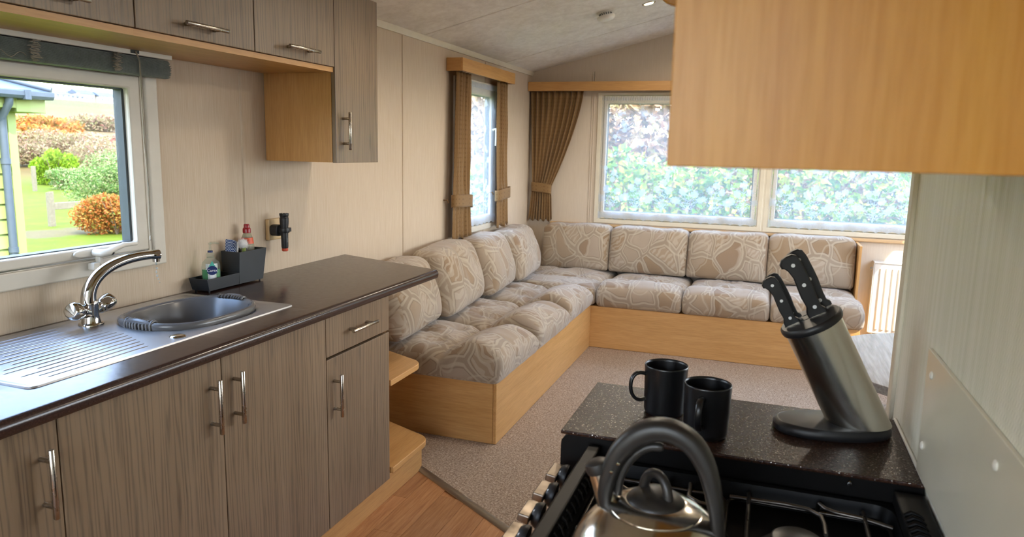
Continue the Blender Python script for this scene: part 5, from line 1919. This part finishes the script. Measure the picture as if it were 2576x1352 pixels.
# ------------------------------------------------------------------ radiator
rd = thing('radiator', 'white ribbed panel radiator under the far window', 'radiator', (3.0, 5.86, 0.13))
RX0, RX1 = 2.690, 3.300
b = B().box(RX0, RX1, 5.835, 5.853, 0.135, 0.655)
obj('panel', b, MAT['white'], rd, bevel=0.004)
x = RX0 + 0.035
while x < RX1 - 0.04:
    b = B().prism([(x, 5.8352), (x + 0.006, 5.824), (x + 0.022, 5.824), (x + 0.028, 5.8352)], 'z', 0.165, 0.620)
    obj('rib', b, MAT['white'], rd, bevel=0.003)
    x += 0.0405
b = B().box(RX0 - 0.006, RX1 + 0.006, 5.828, 5.912, 0.655, 0.668)
obj('top_grille', b, MAT['white'], rd, bevel=0.003)
b = B().box(RX0 - 0.006, RX0 - 0.001, 5.836, 5.912, 0.14, 0.655)
obj('side_cover', b, MAT['white'], rd)
obj('bleed_valve', B().lathe([(0.0, 0.0), (0.008, 0.0), (0.008, 0.012), (0.004, 0.013), (0.004, 0.02), (0.0, 0.02)], (RX0 - 0.026, 5.846, 0.615), 12, 'x'), MAT['chrome'], rd, smooth=40)
b = B()
for xx in (RX0 + 0.03, RX1 - 0.03):
    b.tube([(xx, 5.86, 0.14), (xx, 5.86, 0.008)], 0.008, 8)
obj('pipes', b, MAT['white'], rd, smooth=60)

# ------------------------------------------------------------------ dining table and stool beyond the partition
tb = thing('dining_table', 'grey woodgrain table with rounded end beyond the partition wall', 'table', (2.75, 2.70, 0.008))
pts = []
for k in range(25):
    a = R(95 + 170 * k / 24)
    pts.append((2.62 + 0.46 * math.cos(a), 2.72 + 0.47 * math.sin(a)))
pts += [(3.45, 2.252), (3.45, 3.188)]
top_ = obj('table_top', B().prism(pts, 'z', 0.712, 0.740), MAT['table'], tb, bevel=0.002)
obj('pedestal', B().lathe([(0.20, 0.008), (0.20, 0.016), (0.04, 0.03), (0.035, 0.06), (0.035, 0.700), (0.10, 0.711)], (2.85, 2.72, 0), 24), MAT['handle'], tb, smooth=40)
st = thing('stool', 'low padded stool with pale patterned seat beneath the table edge', 'stool', (2.38, 2.92, 0.008))
b = B()
b.lathe([(0.0, 0.405), (0.15, 0.405), (0.185, 0.415), (0.195, 0.435), (0.185, 0.458), (0.14, 0.468), (0.0, 0.472)], (2.385, 2.93, 0), 32)
pad = obj('seat', b, MAT['fabric'], st, smooth=60)
uvl = pad.data.uv_layers.new(name='UVMap')
for p in pad.data.polygons:
    for li in p.loop_indices:
        c = pad.data.vertices[pad.data.loops[li].vertex_index].co
        uvl.data[li].uv = (c.x * 1.2, c.y * 1.2)
for k in range(4):
    a = R(45 + 90 * k)
    obj('leg', B().tube([(2.385 + 0.13 * math.cos(a), 2.93 + 0.13 * math.sin(a), 0.405), (2.385 + 0.16 * math.cos(a), 2.93 + 0.16 * math.sin(a), 0.008)], 0.014, 10), MAT['beech_z'], st, smooth=60)

# ------------------------------------------------------------------ ceiling fittings
def on_slope(x, y, drop=0.0):
    n = Vector((SLOPE, 0, -1)) if x < W / 2 else Vector((-SLOPE, 0, -1))
    n.normalize()
    return Vector((x, y, ceil_z(x))) + n * drop, n
c0, nn = on_slope(0.892, 4.60)
Ms = nn.to_track_quat('Z', 'Y').to_matrix()
sm = thing('smoke_alarm', 'round white smoke alarm on the sloping ceiling', 'smoke alarm', tuple(c0))
obj('mount', B().lathe([(0.050, 0.0), (0.050, 0.006), (0.040, 0.008), (0.036, 0.024), (0.046, 0.027)], c0, 32, M=Ms), MAT['white'], sm, smooth=35)
b = B()
for k in range(18):
    n0 = len(b.v)
    b.box(0.034, 0.0405, -0.002, 0.002, 0.010, 0.023)
    b.rot(Matrix.Rotation(2 * PI * k / 18, 3, 'Z'), (0, 0, 0), n0)
b.v = [tuple(c0 + Ms @ Vector(p)) for p in b.v]
obj('vent_slots', b, MAT['gasket'], sm)
obj('cap', B().lathe([(0.0555, 0.027), (0.056, 0.034), (0.054, 0.040), (0.046, 0.048), (0.03, 0.053), (0.0, 0.055)], c0, 36, M=Ms), MAT['white'], sm, smooth=50)

def downlight(label, x, y, power=LAMP_POWER):
    c, n = on_slope(x, y)
    Md = n.to_track_quat('Z', 'Y').to_matrix()
    th = thing('ceiling_downlight', label, 'light', tuple(c), 'warm ceiling downlights')
    obj('bezel', B().lathe([(0.030, -0.002), (0.030, 0.004), (0.034, 0.006), (0.041, 0.004), (0.043, 0.0)], c, 36, M=Md), MAT['chrome'], th, smooth=50)
    obj('lens', B().lathe([(0.0, 0.0045), (0.020, 0.004), (0.0295, 0.002)], c, 32, M=Md), MAT['lamp_glow'], th, smooth=60)
    l = lamp('downlight_lamp', 'SPOT', tuple(c + n * 0.03), tuple(n), power, LAMP_COLOR, spot_size=R(172), spot_blend=0.35, shadow_soft_size=0.05)
    l.parent = None
    return th
downlight('lit warm ceiling downlight beside the smoke alarm', 1.140, 4.71)
downlight('lit downlight on the right slope over the lounge', 2.42, 4.71)
downlight('added unseen downlight on the left slope over the carpet edge', 1.14, 3.05)  # out of view, added to brighten the interior
downlight('added unseen downlight on the right slope over the table', 2.60, 3.05)  # likewise an extra lamp out of view, for more room light
# ------------------------------------------------------------------ cooker, side worktop, wall panel
wt = thing('side_worktop', 'short pebbled brown worktop beside the cooker, ending at the partition', 'worktop', (1.9, 1.40, 0.0))
def strip(b, x0, x1, y0, y1, z0, z1):
    return b.box(x0, x1, y0, y1, z0, z1)
obj('top', B().box(1.597, 2.198, 1.246, 1.552, 0.908, 0.915), MAT['top2'], wt, bevel=0.002)
r_ = []
for k in range(7):
    a = R(90 * k / 6)
    r_.append((1.598 + 0.030 - 0.030 * math.sin(a), 0.852 + 0.030 * math.cos(a)))
cab_poly = [(1.598, 0.0), (2.196, 0.0), (2.196, 0.9078), (1.616, 0.9078), (1.605, 0.904), (1.599, 0.896), (1.598, 0.886)]
obj('cabinet_side', B().prism(cab_poly, 'y', 1.248, 1.264), MAT['black_panel'], wt)
obj('cabinet', B().box(1.606, 2.196, 1.2645, 1.548, 0.0, 0.9078), MAT['black_panel'], wt)

ck = thing('gas_cooker', 'black freestanding gas cooker with bronze knobs and wire pan supports', 'cooker', (1.9, 0.95, 0.0))
CY0, CY1 = 0.640, 1.238
HZ = 0.846
obj('body', B().box(1.640, 2.190, CY0, CY1, 0.0, 0.815), MAT['black_panel'], ck)
# hob tray: a pressed pan with a raised edge
b = B()
K = 4
def rr(x0, x1, y0, y1, r, z):
    pts = []
    for (cx, cy, a0) in ((x1 - r, y1 - r, 0), (x0 + r, y1 - r, 90), (x0 + r, y0 + r, 180), (x1 - r, y0 + r, 270)):
        for k in range(6):
            a = R(a0 + 90 * k / 5)
            pts.append((cx + r * math.cos(a), cy + r * math.sin(a), z))
    return pts
rings = [rr(1.655, 2.190, CY0, CY1, 0.010, 0.8155), rr(1.655, 2.190, CY0, CY1, 0.010, 0.878), rr(1.680, 2.152, CY0 + 0.015, CY1 - 0.012, 0.030, 0.878), rr(1.688, 2.146, CY0 + 0.022, CY1 - 0.020, 0.028, HZ + 0.002), rr(1.715, 2.120, CY0 + 0.05, CY1 - 0.05, 0.03, HZ), rr(1.89, 1.92, CY0 + 0.25, CY1 - 0.25, 0.01, HZ + 0.001)]
n = len(rings[0])
b.add([p for q in rings for p in q], [(i * n + k, i * n + (k + 1) % n, (i + 1) * n + (k + 1) % n, (i + 1) * n + k) for i in range(len(rings) - 1) for k in range(n)] + [tuple((len(rings) - 1) * n + k for k in range(n))])
obj('hob_tray', b, MAT['black_enamel'], ck, smooth=35)
obj('front_rail', B().box(1.652, 1.676, CY0, 1.2375, 0.878, 0.900), MAT['black_panel'], ck, bevel=0.003)
sidep = obj('side_strip', B().box(2.152, 2.1965, CY0, 1.2375, 0.8785, 0.902), MAT['black_panel'], ck, bevel=0.003)
for k in range(9):
    yy = 1.150 - k * 0.017
    b = B()
    b.tube([(2.1535, yy, 0.9025), (2.163, yy + 0.003, 0.9075), (2.172, yy - 0.001, 0.9065), (2.180, yy - 0.004, 0.9025)], [0.003, 0.0042, 0.0038, 0.002], 8)
    obj('vent_louvre', b, MAT['black_panel'], sidep, smooth=60)
# row of slots inside the front rail
for k in range(22):
    yy = 0.69 + k * 0.0235
    obj('vent_slot', B().tube([(1.6775, yy, 0.894), (1.681, yy + 0.004, 0.886), (1.6835, yy + 0.008, 0.874)], 0.0022, 6), MAT['burner'], ck, smooth=60)
# back splash screw
obj('screw', B().lathe([(0.0, 0.0), (0.0045, 0.0), (0.0035, 0.003), (0.0, 0.0035)], (2.088, 1.2455, 0.900), 14, 'y').rot(Matrix.Rotation(PI, 3, 'Z'), (2.088, 1.2440, 0.900)), MAT['chrome'], ck, smooth=40)
# upright fascia with a row of knobs standing off it on short shafts
fa = obj('fascia', B().box(1.640, 1.652, CY0, 1.2375, 0.8155, 0.8775), MAT['black_panel'], ck, bevel=0.002)
shaft_m = plain('dark_red_shaft', '#3a1c16', 0.5)
fn = Vector((-1.0, 0, 0.16)).normalized()
Mf = Matrix((Vector((0, 1, 0)), fn.cross(Vector((0, 1, 0))), fn)).transposed()      # local x runs along the cooker front
for k in range(7):
    yy = 1.186 - k * 0.0755
    c = Vector((1.641, yy, 0.852))
    kn = obj('knob', B().lathe([(0.0075, 0.012), (0.0205, 0.013), (0.0215, 0.016), (0.0205, 0.021), (0.0165, 0.027), (0.0, 0.028)], c, 32, M=Mf), MAT['black_plastic'], ck, smooth=35)
    obj('shaft', B().lathe([(0.006, -0.001), (0.006, 0.0125)], c, 14, M=Mf), shaft_m, kn, smooth=40)
    b = B().box(-0.027, 0.027, -0.0075, 0.0075, 0.0275, 0.047)
    b.v = [(p[0] * (0.94 if p[2] > 0.04 else 1), p[1] * (0.85 if p[2] > 0.04 else 1), p[2]) for p in b.v]
    b.v = [tuple(c + Mf @ Vector(p)) for p in b.v]
    obj('knob_grip', b, MAT['bronze'], kn, bevel=0.002)
    b = B()
    b.v = []
    b.add([tuple(c + Mf @ Vector(p)) for p in ((-0.016, -0.0115, 0.0245), (-0.011, -0.0145, 0.0240), (-0.0135, -0.0128, 0.0262), (-0.009, -0.0105, 0.0268))], [(0, 1, 2), (0, 2, 3)])
    obj('pointer_mark', b, MAT['white_label'], kn)
# burners
for (bx, by, br_) in ((2.006, 1.085, 0.037), (1.806, 1.100, 0.030), (1.822, 0.870, 0.045), (2.020, 0.835, 0.037)):
    bu = obj('burner_ring', B().lathe([(br_ * 1.45, 0.0), (br_ * 1.45, 0.003), (br_ * 1.35, 0.005), (br_ * 1.25, 0.003), (br_ * 0.95, 0.002), (br_ * 0.92, 0.012), (br_ * 0.86, 0.016), (0.0, 0.016)], (bx, by, HZ + 0.0005), 40), MAT['burner'], ck, smooth=40)
    obj('burner_cap', B().lathe([(br_ * 0.80, 0.016), (br_ * 0.98, 0.019), (br_ * 0.98, 0.022), (br_ * 0.9, 0.024), (0.0, 0.0255)], (bx, by, HZ + 0.0005), 40), MAT['burner'], bu, smooth=40)
    b = B()
    for k in range(28):
        a = 2 * PI * k / 28
        b.box(-0.001, 0.001, br_ * 0.90, br_ * 0.94, 0.007, 0.013)
        b.rot(Matrix.Rotation(a, 3, 'Z'), (0, 0, 0), len(b.v) - 8)
    b.v = [(p[0] + bx, p[1] + by, p[2] + HZ) for p in b.v]
    obj('flame_ports', b, MAT['gasket'], bu)
# wire pan supports
GZ = HZ + 0.028
def grate(x0, x1, segs):
    rt = obj('pan_support', B().tube(rr(x0, x1, CY0 + 0.03, CY1 - 0.028, 0.02, HZ + 0.010), 0.0032, 8, closed=True), MAT['wire'], ck, smooth=60)
    for s in segs:
        obj('support_bar', B().tube(s, 0.0034, 8), MAT['wire'], rt, smooth=60)
yb = CY1 - 0.028
def down(p, q, r=None):
    return [p] + [q]
segs = [
    [(1.935, yb, HZ + 0.012), (1.935, yb - 0.012, GZ), (1.935, 0.66, GZ)],
    [(1.905, 1.182, GZ - 0.003), (1.99, 1.182, GZ), (2.025, 1.178, GZ), (2.043, 1.160, GZ), (2.046, 1.135, GZ), (2.046, 1.10, GZ)],
    [(2.041, yb, HZ + 0.012), (2.041, yb - 0.010, GZ), (2.042, 1.205, GZ), (2.050, 1.190, GZ), (2.065, 1.182, GZ), (2.10, 1.178, GZ), (2.145, 1.174, GZ - 0.006)],
    [(2.106, yb, HZ + 0.012), (2.106, yb - 0.010, GZ), (2.106, 0.66, GZ)],
    [(1.905, 0.960, GZ), (2.145, 0.960, GZ)],
    [(2.016, 0.93, GZ), (2.016, 0.87, GZ)],
    [(2.016, 0.80, GZ), (2.016, 0.70, GZ)],
]
grate(1.902, 2.145, segs)
segs = [
    [(1.800, yb, HZ + 0.012), (1.800, yb - 0.012, GZ), (1.792, 1.150, GZ), (1.770, 1.125, GZ)],
    [(1.840, yb, HZ + 0.012), (1.840, yb - 0.012, GZ), (1.842, 1.150, GZ), (1.86, 1.135, GZ), (1.895, 1.130, GZ)],
    [(1.695, 1.150, GZ), (1.735, 1.145, GZ), (1.765, 1.12, GZ)],
    [(1.695, 0.985, GZ), (1.895, 0.985, GZ)],
    [(1.695, 0.862, GZ), (1.775, 0.862, GZ)],
    [(1.870, 0.862, GZ), (1.895, 0.862, GZ)],
    [(1.822, 0.985, GZ), (1.822, 0.91, GZ)],
    [(1.822, 0.82, GZ), (1.822, 0.66, GZ)],
]
grate(1.690, 1.898, segs)

# glossy panel screwed to the partition behind the cooker
sp_ = thing('splashback_panel', 'glossy cream splashback panel screwed to the wall behind the cooker', 'splashback', (2.196, 0.9, 0.916))
b = B().prism([(0.25, 0.916), (1.306, 0.916), (1.306, 0.922), (1.318, 1.122), (0.25, 1.122)], 'x', 2.1935, 2.1995)
obj('sheet', b, MAT['splash'], sp_, bevel=0.001)
for (yy, zz) in ((1.272, 1.088), (1.280, 0.968), (0.915, 1.088), (0.915, 0.968)):
    obj('screw_cap', B().lathe([(0.0065, 0.0), (0.0065, 0.0015), (0.004, 0.003), (0.0, 0.0035)], (0, 0, 0), 16, 'x').rot(Matrix.Rotation(PI, 3, 'Z')).__class__().lathe([(0.0065, 0.0), (0.0065, -0.0015), (0.004, -0.003), (0.0, -0.0035)], (2.1934, yy, zz), 16, 'x'), MAT['white'], sp_, smooth=50)
obj('sealant_bead', B().tube([(2.1965, 1.25, 0.917), (2.1965, 1.40, 0.917), (2.1965, 1.548, 0.917)], 0.0032, 8), MAT['white'], wall_part, smooth=60)

# ------------------------------------------------------------------ kettle
KX, KY, KZ = 1.823, 0.872, GZ + 0.0036
kt = thing('kettle', 'polished steel whistling kettle with black arched handle on the cooker', 'kettle', (KX, KY, KZ))
HB_ = 0.122
def dome(r, h0):
    out = [(0.0, 0.0), (0.088, 0.0), (0.100, 0.003)]
    for k in range(1, 19):
        a = R(90 * k / 18)
        rad = 0.108 * math.cos(a) ** 0.80
        if rad < 0.052:
            break
        out.append((max(rad, 0.0), 0.022 + (HB_ - 0.022) * math.sin(a) ** 1.0))
    return out
pf = [(0.0, 0.0), (0.086, 0.0), (0.097, 0.003), (0.1045, 0.012), (0.1075, 0.026), (0.1065, 0.042), (0.102, 0.058), (0.094, 0.074), (0.083, 0.088), (0.070, 0.0995), (0.060, 0.106), (0.056, 0.108)]
body = obj('body', B().lathe(pf, (KX, KY, KZ), 64), MAT['kettle'], kt, smooth=60)
obj('shoulder_ring', B().lathe([(0.0565, 0.107), (0.0568, 0.1095), (0.055, 0.1105), (0.046, 0.1150), (0.038, 0.118), (0.036, 0.1185)], (KX, KY, KZ), 56), MAT['kettle'], kt, smooth=50)
lid = obj('lid', B().lathe([(0.0365, 0.1165), (0.0365, 0.1185), (0.0335, 0.1225), (0.024, 0.1290), (0.012, 0.1325), (0.0, 0.1335)], (KX, KY, KZ), 48), MAT['handle_black'], kt, smooth=50)
pts = []
la = R(-35)
for k in range(13):
    a = PI * k / 12
    r = 0.021
    q = Vector((r * math.cos(a) * math.cos(la), r * math.cos(a) * math.sin(la), 0.120 + 0.034 * math.sin(a) ** 0.8))
    pts.append((KX + q.x, KY + q.y, KZ + q.z))
obj('lid_loop', B().tube(pts, [0.0068 - 0.001 * math.sin(PI * k / 12) for k in range(13)], 12), MAT['handle_black'], lid, smooth=60)
# spout on the left shoulder
s0 = Vector((KX - 0.057, KY + 0.004, KZ + 0.096)); s1 = Vector((KX - 0.075, KY + 0.004, KZ + 0.146))
sd_ = (s1 - s0).normalized()
spo = obj('spout', B().tube([s0 - sd_ * 0.014, s0 + sd_ * 0.01, s0 + sd_ * 0.035, s1], [0.0175, 0.0155, 0.0140, 0.0140], 24), MAT['brushed'], kt, smooth=60)
cap = obj('spout_cap', B().tube([s1 - sd_ * 0.004, s1 + sd_ * 0.002, s1 + sd_ * 0.009, s1 + sd_ * 0.012], [0.0155, 0.0165, 0.0155, 0.010], 24), MAT['handle_black'], spo, smooth=50)
# arched handle: flat band, riveted plates on the spout side
ctrl = [(-0.060, 0.100), (-0.063, 0.122), (-0.056, 0.156), (-0.042, 0.184), (-0.018, 0.206), (0.010, 0.213), (0.038, 0.202), (0.058, 0.175), (0.070, 0.138), (0.077, 0.098), (0.080, 0.064), (0.081, 0.040)]
def spline(ps, m):
    out = []
    n = len(ps)
    for i in range(n - 1):
        p0, p1, p2, p3 = ps[max(i - 1, 0)], ps[i], ps[i + 1], ps[min(i + 2, n - 1)]
        for k in range(m):
            t = k / m
            out.append(tuple(0.5 * ((2 * p1[a]) + (-p0[a] + p2[a]) * t + (2 * p0[a] - 5 * p1[a] + 4 * p2[a] - p3[a]) * t * t + (-p0[a] + 3 * p1[a] - 3 * p2[a] + p3[a]) * t ** 3) for a in range(2)))
    out.append(tuple(ps[-1]))
    return out
cl = spline(ctrl, 5)
b = B()
vs = []
n = 16
for i, (dx, dz) in enumerate(cl):
    p = cl[max(i - 1, 0)]; q = cl[min(i + 1, len(cl) - 1)]
    t = Vector((q[0] - p[0], q[1] - p[1])).normalized()
    nr = Vector((-t.y, t.x))
    f_ = i / (len(cl) - 1)
    th_ = 0.0085 + 0.0055 * math.sin(PI * min(1, f_ * 1.25)) ** 1.0
    wd_ = 0.0135 + 0.003 * math.sin(PI * f_)
    for k in range(n):
        a = 2 * PI * k / n
        ca, sa = math.cos(a), math.sin(a)
        u_ = math.copysign(abs(ca) ** 0.7, ca) * th_
        w_ = math.copysign(abs(sa) ** 0.7, sa) * wd_
        vs.append((KX + dx + nr.x * u_, KY + w_, KZ + dz + nr.y * u_))
m_ = len(cl)
b.add(vs, [(i * n + k, i * n + (k + 1) % n, (i + 1) * n + (k + 1) % n, (i + 1) * n + k) for i in range(m_ - 1) for k in range(n)] + [tuple(range(n - 1, -1, -1)), tuple((m_ - 1) * n + k for k in range(n))])
hd = obj('handle', b, MAT['handle_black'], kt, smooth=60)
b = B()
lever = spline([(-0.048, 0.118), (-0.044, 0.146), (-0.030, 0.172), (-0.012, 0.187), (0.006, 0.190)], 4)
b.tube([(KX + p[0], KY, KZ + p[1]) for p in lever], [0.0055] * (len(lever) - 1) + [0.004], 10)
obj('spout_lever', b, MAT['handle_black'], hd, smooth=60)
b = B().tube([(KX - 0.078, KY + 0.004, KZ + 0.145), (KX - 0.067, KY + 0.004, KZ + 0.138), (KX - 0.054, KY + 0.002, KZ + 0.138)], [0.006, 0.008, 0.008], 10)
obj('cap_linkage', b, MAT['handle_black'], hd, smooth=60)
for (dx, dz) in ((-0.054, 0.154), (-0.046, 0.166)):
    b = B().lathe([(0.0, 0.0042), (0.0018, 0.0038), (0.0026, 0.0015), (0.0026, 0.0)], (KX + dx, KY - 0.0150, KZ + dz), 12, 'y')
    b.v = [(p[0], 2 * (KY - 0.0150) - p[1], p[2]) for p in b.v]
    obj('rivet', b, MAT['chrome'], hd, smooth=50)

# ------------------------------------------------------------------ mugs
def mug(label, x, y, ang):
    z0 = 0.9155
    th = thing('mug', label, 'mug', (x, y, z0), 'black mugs on the side worktop')
    prof = [(0.0, 0.0022), (0.030, 0.0022), (0.0315, 0.0), (0.036, 0.0), (0.0385, 0.002), (0.0400, 0.008), (0.0425, 0.094), (0.0428, 0.0965), (0.0418, 0.0978), (0.0404, 0.0968), (0.0398, 0.092), (0.0372, 0.012), (0.034, 0.0085), (0.0, 0.0080)]
    obj('cup', B().lathe(prof, (x, y, z0), 56), MAT['mug'], th, smooth=50)
    ca, sa = math.cos(ang), math.sin(ang)
    pts = [(0.0405, 0.079), (0.052, 0.0815), (0.062, 0.078), (0.0685, 0.068), (0.070, 0.054), (0.0675, 0.040), (0.060, 0.029), (0.050, 0.0255), (0.0395, 0.028)]
    pts = spline(pts, 3)
    b = B()
    vs = []
    n = 12
    for i, (r, h) in enumerate(pts):
        p = pts[max(i - 1, 0)]; q = pts[min(i + 1, len(pts) - 1)]
        t = Vector((q[0] - p[0], q[1] - p[1])).normalized()
        nr = Vector((-t.y, t.x))
        for k in range(n):
            a = 2 * PI * k / n
            u_, w_ = 0.0038 * math.cos(a), 0.0062 * math.sin(a)
            rr_, hh = r + nr.x * u_, h + nr.y * u_
            vs.append((x + rr_ * ca - w_ * sa, y + rr_ * sa + w_ * ca, z0 + hh))
    m = len(pts)
    b.add(vs, [(i * n + k, i * n + (k + 1) % n, (i + 1) * n + (k + 1) % n, (i + 1) * n + k) for i in range(m - 1) for k in range(n)] + [tuple(range(n - 1, -1, -1)), tuple((m - 1) * n + k for k in range(n))])
    obj('handle', b, MAT['mug'], th, smooth=60)
    return th
mug('black mug with its handle turned left, standing farther back', 1.763, 1.418, R(203))
mug('black mug with its handle towards the camera, beside the knife block', 1.850, 1.330, R(262))

# ------------------------------------------------------------------ knife block
kb = thing('knife_block', 'slanted steel knife block on an oval black base', 'knife block', (2.07, 1.43, 0.9155))
bz = 0.9155
E0 = Vector((2.072, 1.440))
ea = R(14)                     # base turned a little from the worktop edge
def oval_pts(k, z, cx=0.0):
    out = []
    for (u, v) in superellipse(0, 0, 0.106 * k + (k - 1) * 0.0, 0.060 * k, 2.25, 48):
        out.append((E0.x + u * math.cos(ea) - v * math.sin(ea), E0.y + u * math.sin(ea) + v * math.cos(ea), z))
    return out
rings = [oval_pts(0.97, bz), oval_pts(1.0, bz + 0.003), oval_pts(1.0, bz + 0.012), oval_pts(0.94, bz + 0.019), oval_pts(0.90, bz + 0.020)]
n = 48
b = B().add([p for q in rings for p in q], [(i * n + k, i * n + (k + 1) % n, (i + 1) * n + (k + 1) % n, (i + 1) * n + k) for i in range(len(rings) - 1) for k in range(n)] + [tuple(range(n - 1, -1, -1)), tuple((len(rings) - 1) * n + k for k in range(n))])
obj('base', b, MAT['black_plastic'], kb, smooth=40)
axis = Vector((-0.104, -0.024, 0.200)).normalized()       # the tube leans to the left
c_bot = Vector((2.118, 1.452, bz + 0.0205))
c_top = c_bot + axis * 0.208
Mk = axis.to_track_quat('Z', 'Y').to_matrix()
RB = 0.0515
b = B()
n = 56
vs = []
for k in range(n):          # bottom cut flat on the base
    a = 2 * PI * k / n
    off = Mk @ Vector((RB * math.cos(a), RB * math.sin(a), 0))
    p = c_bot + off
    p = p + axis * ((bz + 0.0203 - p.z) / axis.z)
    vs.append(p)
for k in range(n):
    a = 2 * PI * k / n
    vs.append(c_top + Mk @ Vector((RB * math.cos(a), RB * math.sin(a), 0)))
b.add(vs, [(k, (k + 1) % n, (k + 1) % n + n, k + n) for k in range(n)] + [tuple(range(n)), tuple(range(2 * n - 1, n - 1, -1))])
obj('tube', b, MAT['brushed'], kb, smooth=40)
cp_ = obj('cap', B().lathe([(0.052, -0.003), (0.0555, -0.001), (0.057, 0.004), (0.0565, 0.009), (0.053, 0.0125), (0.0, 0.0135)], c_top, 48, M=Mk), MAT['black_plastic'], kb, smooth=40)
# local frame on the cap: e1 along the slots' row (left-right), e2 along blades' width
top_c = c_top + axis * 0.0135
e1 = Vector((0.955, 0.10, 0.0)); e1 = (e1 - axis * e1.dot(axis)).normalized()
e2 = axis.cross(e1).normalized()
for (s1, s2, L) in ((-0.030, 0.000, 0.034), (-0.030, 0.018, 0.026), (0.004, -0.004, 0.040), (0.010, 0.022, 0.040)):
    b = B()
    for sx_ in (-1, 1):
        pass
    c = top_c + e1 * s1 + e2 * s2
    b.add([tuple(c + e1 * (a * L / 2) + e2 * (q * 0.0012) + axis * h) for h in (-0.002, 0.0004) for (a, q) in ((-1, -1), (1, -1), (1, 1), (-1, 1))], [(0, 3, 2, 1), (4, 5, 6, 7), (0, 1, 5, 4), (1, 2, 6, 5), (2, 3, 7, 6), (3, 0, 4, 7)])
    obj('slot', b, MAT['gasket'], cp_)
def knife(label, s1, s2, L, sc_=1.0, lift=0.003, tilt=0.0):
    """handle drawn side-on in the (e1, axis) plane: bolster at the cap, hooked pommel at the top"""
    o0 = top_c + e1 * s1 + e2 * s2 + axis * lift
    ax2 = (axis + e1 * tilt).normalized()
    f1 = (e1 - ax2 * e1.dot(ax2)).normalized()
    th = thing('kitchen_knife', label, 'knife', tuple(o0), 'black handled knives in the block')
    w = 0.0135 * sc_
    outline = [(-1.05, 0.0), (1.15, 0.0), (1.15, 0.05), (0.80, 0.10), (0.82, 0.25), (0.98, 0.45), (1.0, 0.65), (0.95, 0.85), (0.75, 0.955), (0.25, 1.0), (-0.45, 1.0), (-1.15, 0.975), (-1.62, 0.91), (-1.60, 0.855), (-1.28, 0.835), (-1.02, 0.78), (-0.80, 0.65), (-0.92, 0.48), (-1.02, 0.32), (-0.92, 0.16), (-1.25, 0.07), (-1.25, 0.0)]
    t = 0.0062 * sc_
    b = B()
    n = len(outline)
    vs = []
    for q, k in ((-1, 0.86), (-0.65, 1.0), (0.65, 1.0), (1, 0.86)):
        cx_ = 0.0
        for (u, h) in outline:
            vs.append(tuple(o0 + f1 * (u * w * k) + ax2 * (h * L if 0.02 < h < 0.98 else (h * L - (0.0 if k == 1 else (0.002 if h > 0.5 else 0)))) + e2 * (q * t)))
    b.add(vs, [(i * n + k, i * n + (k + 1) % n, (i + 1) * n + (k + 1) % n, (i + 1) * n + k) for i in range(3) for k in range(n)] + [tuple(range(n - 1, -1, -1)), tuple(3 * n + k for k in range(n))])
    hnd = obj('handle', b, MAT['black_plastic'], th, smooth=30)
    Mr = e2.to_track_quat('Z', 'Y').to_matrix()
    for h in (0.13, 0.50, 0.84):
        c = o0 + ax2 * (h * L) - f1 * (0.0 if h < 0.8 else 0.002)
        obj('rivet', B().lathe([(0.0, -t - 0.0006), (0.0034 * sc_, -t - 0.0004), (0.0034 * sc_, t + 0.0004), (0.0, t + 0.0006)], c, 16, M=Mr), MAT['white_label'], hnd, smooth=40)
    b = B().box(0, 1, 0, 1, 0, 1)
    b.v = [tuple(o0 + f1 * ((p[0] - 0.5) * w * 1.9) + e2 * ((p[1] - 0.5) * 0.0016) + ax2 * (-0.10 * sc_ + p[2] * (0.10 * sc_ + 0.004))) for p in b.v]
    obj('blade', b, MAT['handle'], th)
    return th
knife('small black handled knife at the front left of the block', -0.031, -0.006, 0.098, 0.86, 0.003, -0.03)
knife('small black handled knife behind the front left one', -0.024, 0.016, 0.097, 0.86, 0.003, -0.03)
knife('large black handled knife standing tallest at the front of the block', 0.016, -0.006, 0.122, 1.05, 0.003, -0.02)
knife('large black handled knife just behind the tallest front one', 0.030, 0.020, 0.121, 1.05, 0.003, -0.02)

# ------------------------------------------------------------------ overhead cabinet on the partition, close to the camera
oc = thing('overhead_cabinet', 'warm beech end of the overhead cabinet close to the camera', 'cabinet', (2.02, 0.9, 1.42))
obj('end_panel', B().box(1.850, 2.199, 0.600, 0.616, 1.418, 2.12), MAT['beech_warm'], oc, bevel=0.001)
obj('carcass', B().box(1.856, 2.199, 0.6165, 1.195, 1.425, 2.12), MAT['beech_z'], oc)
obj('door', B().box(1.836, 1.8555, 0.62, 1.19, 1.66, 2.12), MAT['grey'], oc, bevel=0.0015)
oc2 = thing('open_end_shelf', 'rounded beech end shelf with grey fascia above the cooker end', 'shelf', (1.95, 1.40, 1.66))
pts = [(1.93, 2.12), (1.93, 1.690)]
for k in range(9):
    a = R(180 + 90 * (8 - k) / 8)
    pts.append((1.750 + 0.045 * math.cos(a), 1.735 + 0.045 * math.sin(a)))
pts.append((1.705, 2.12))
obj('end_board', B().prism(pts, 'y', 1.400, 1.418), MAT['beech_warm'], oc2, bevel=0.002)
b = B().prism([(1.712, 1.880), (1.728, 1.880), (1.790, 1.72), (1.774, 1.72)], 'y', 1.20, 1.395)
obj('fascia', b, MAT['grey'], oc2)
b = B().box(1.80, 2.199, 1.2, 1.4, 1.72, 1.736)
obj('shelf_board', b, MAT['beech_warm'], oc2)
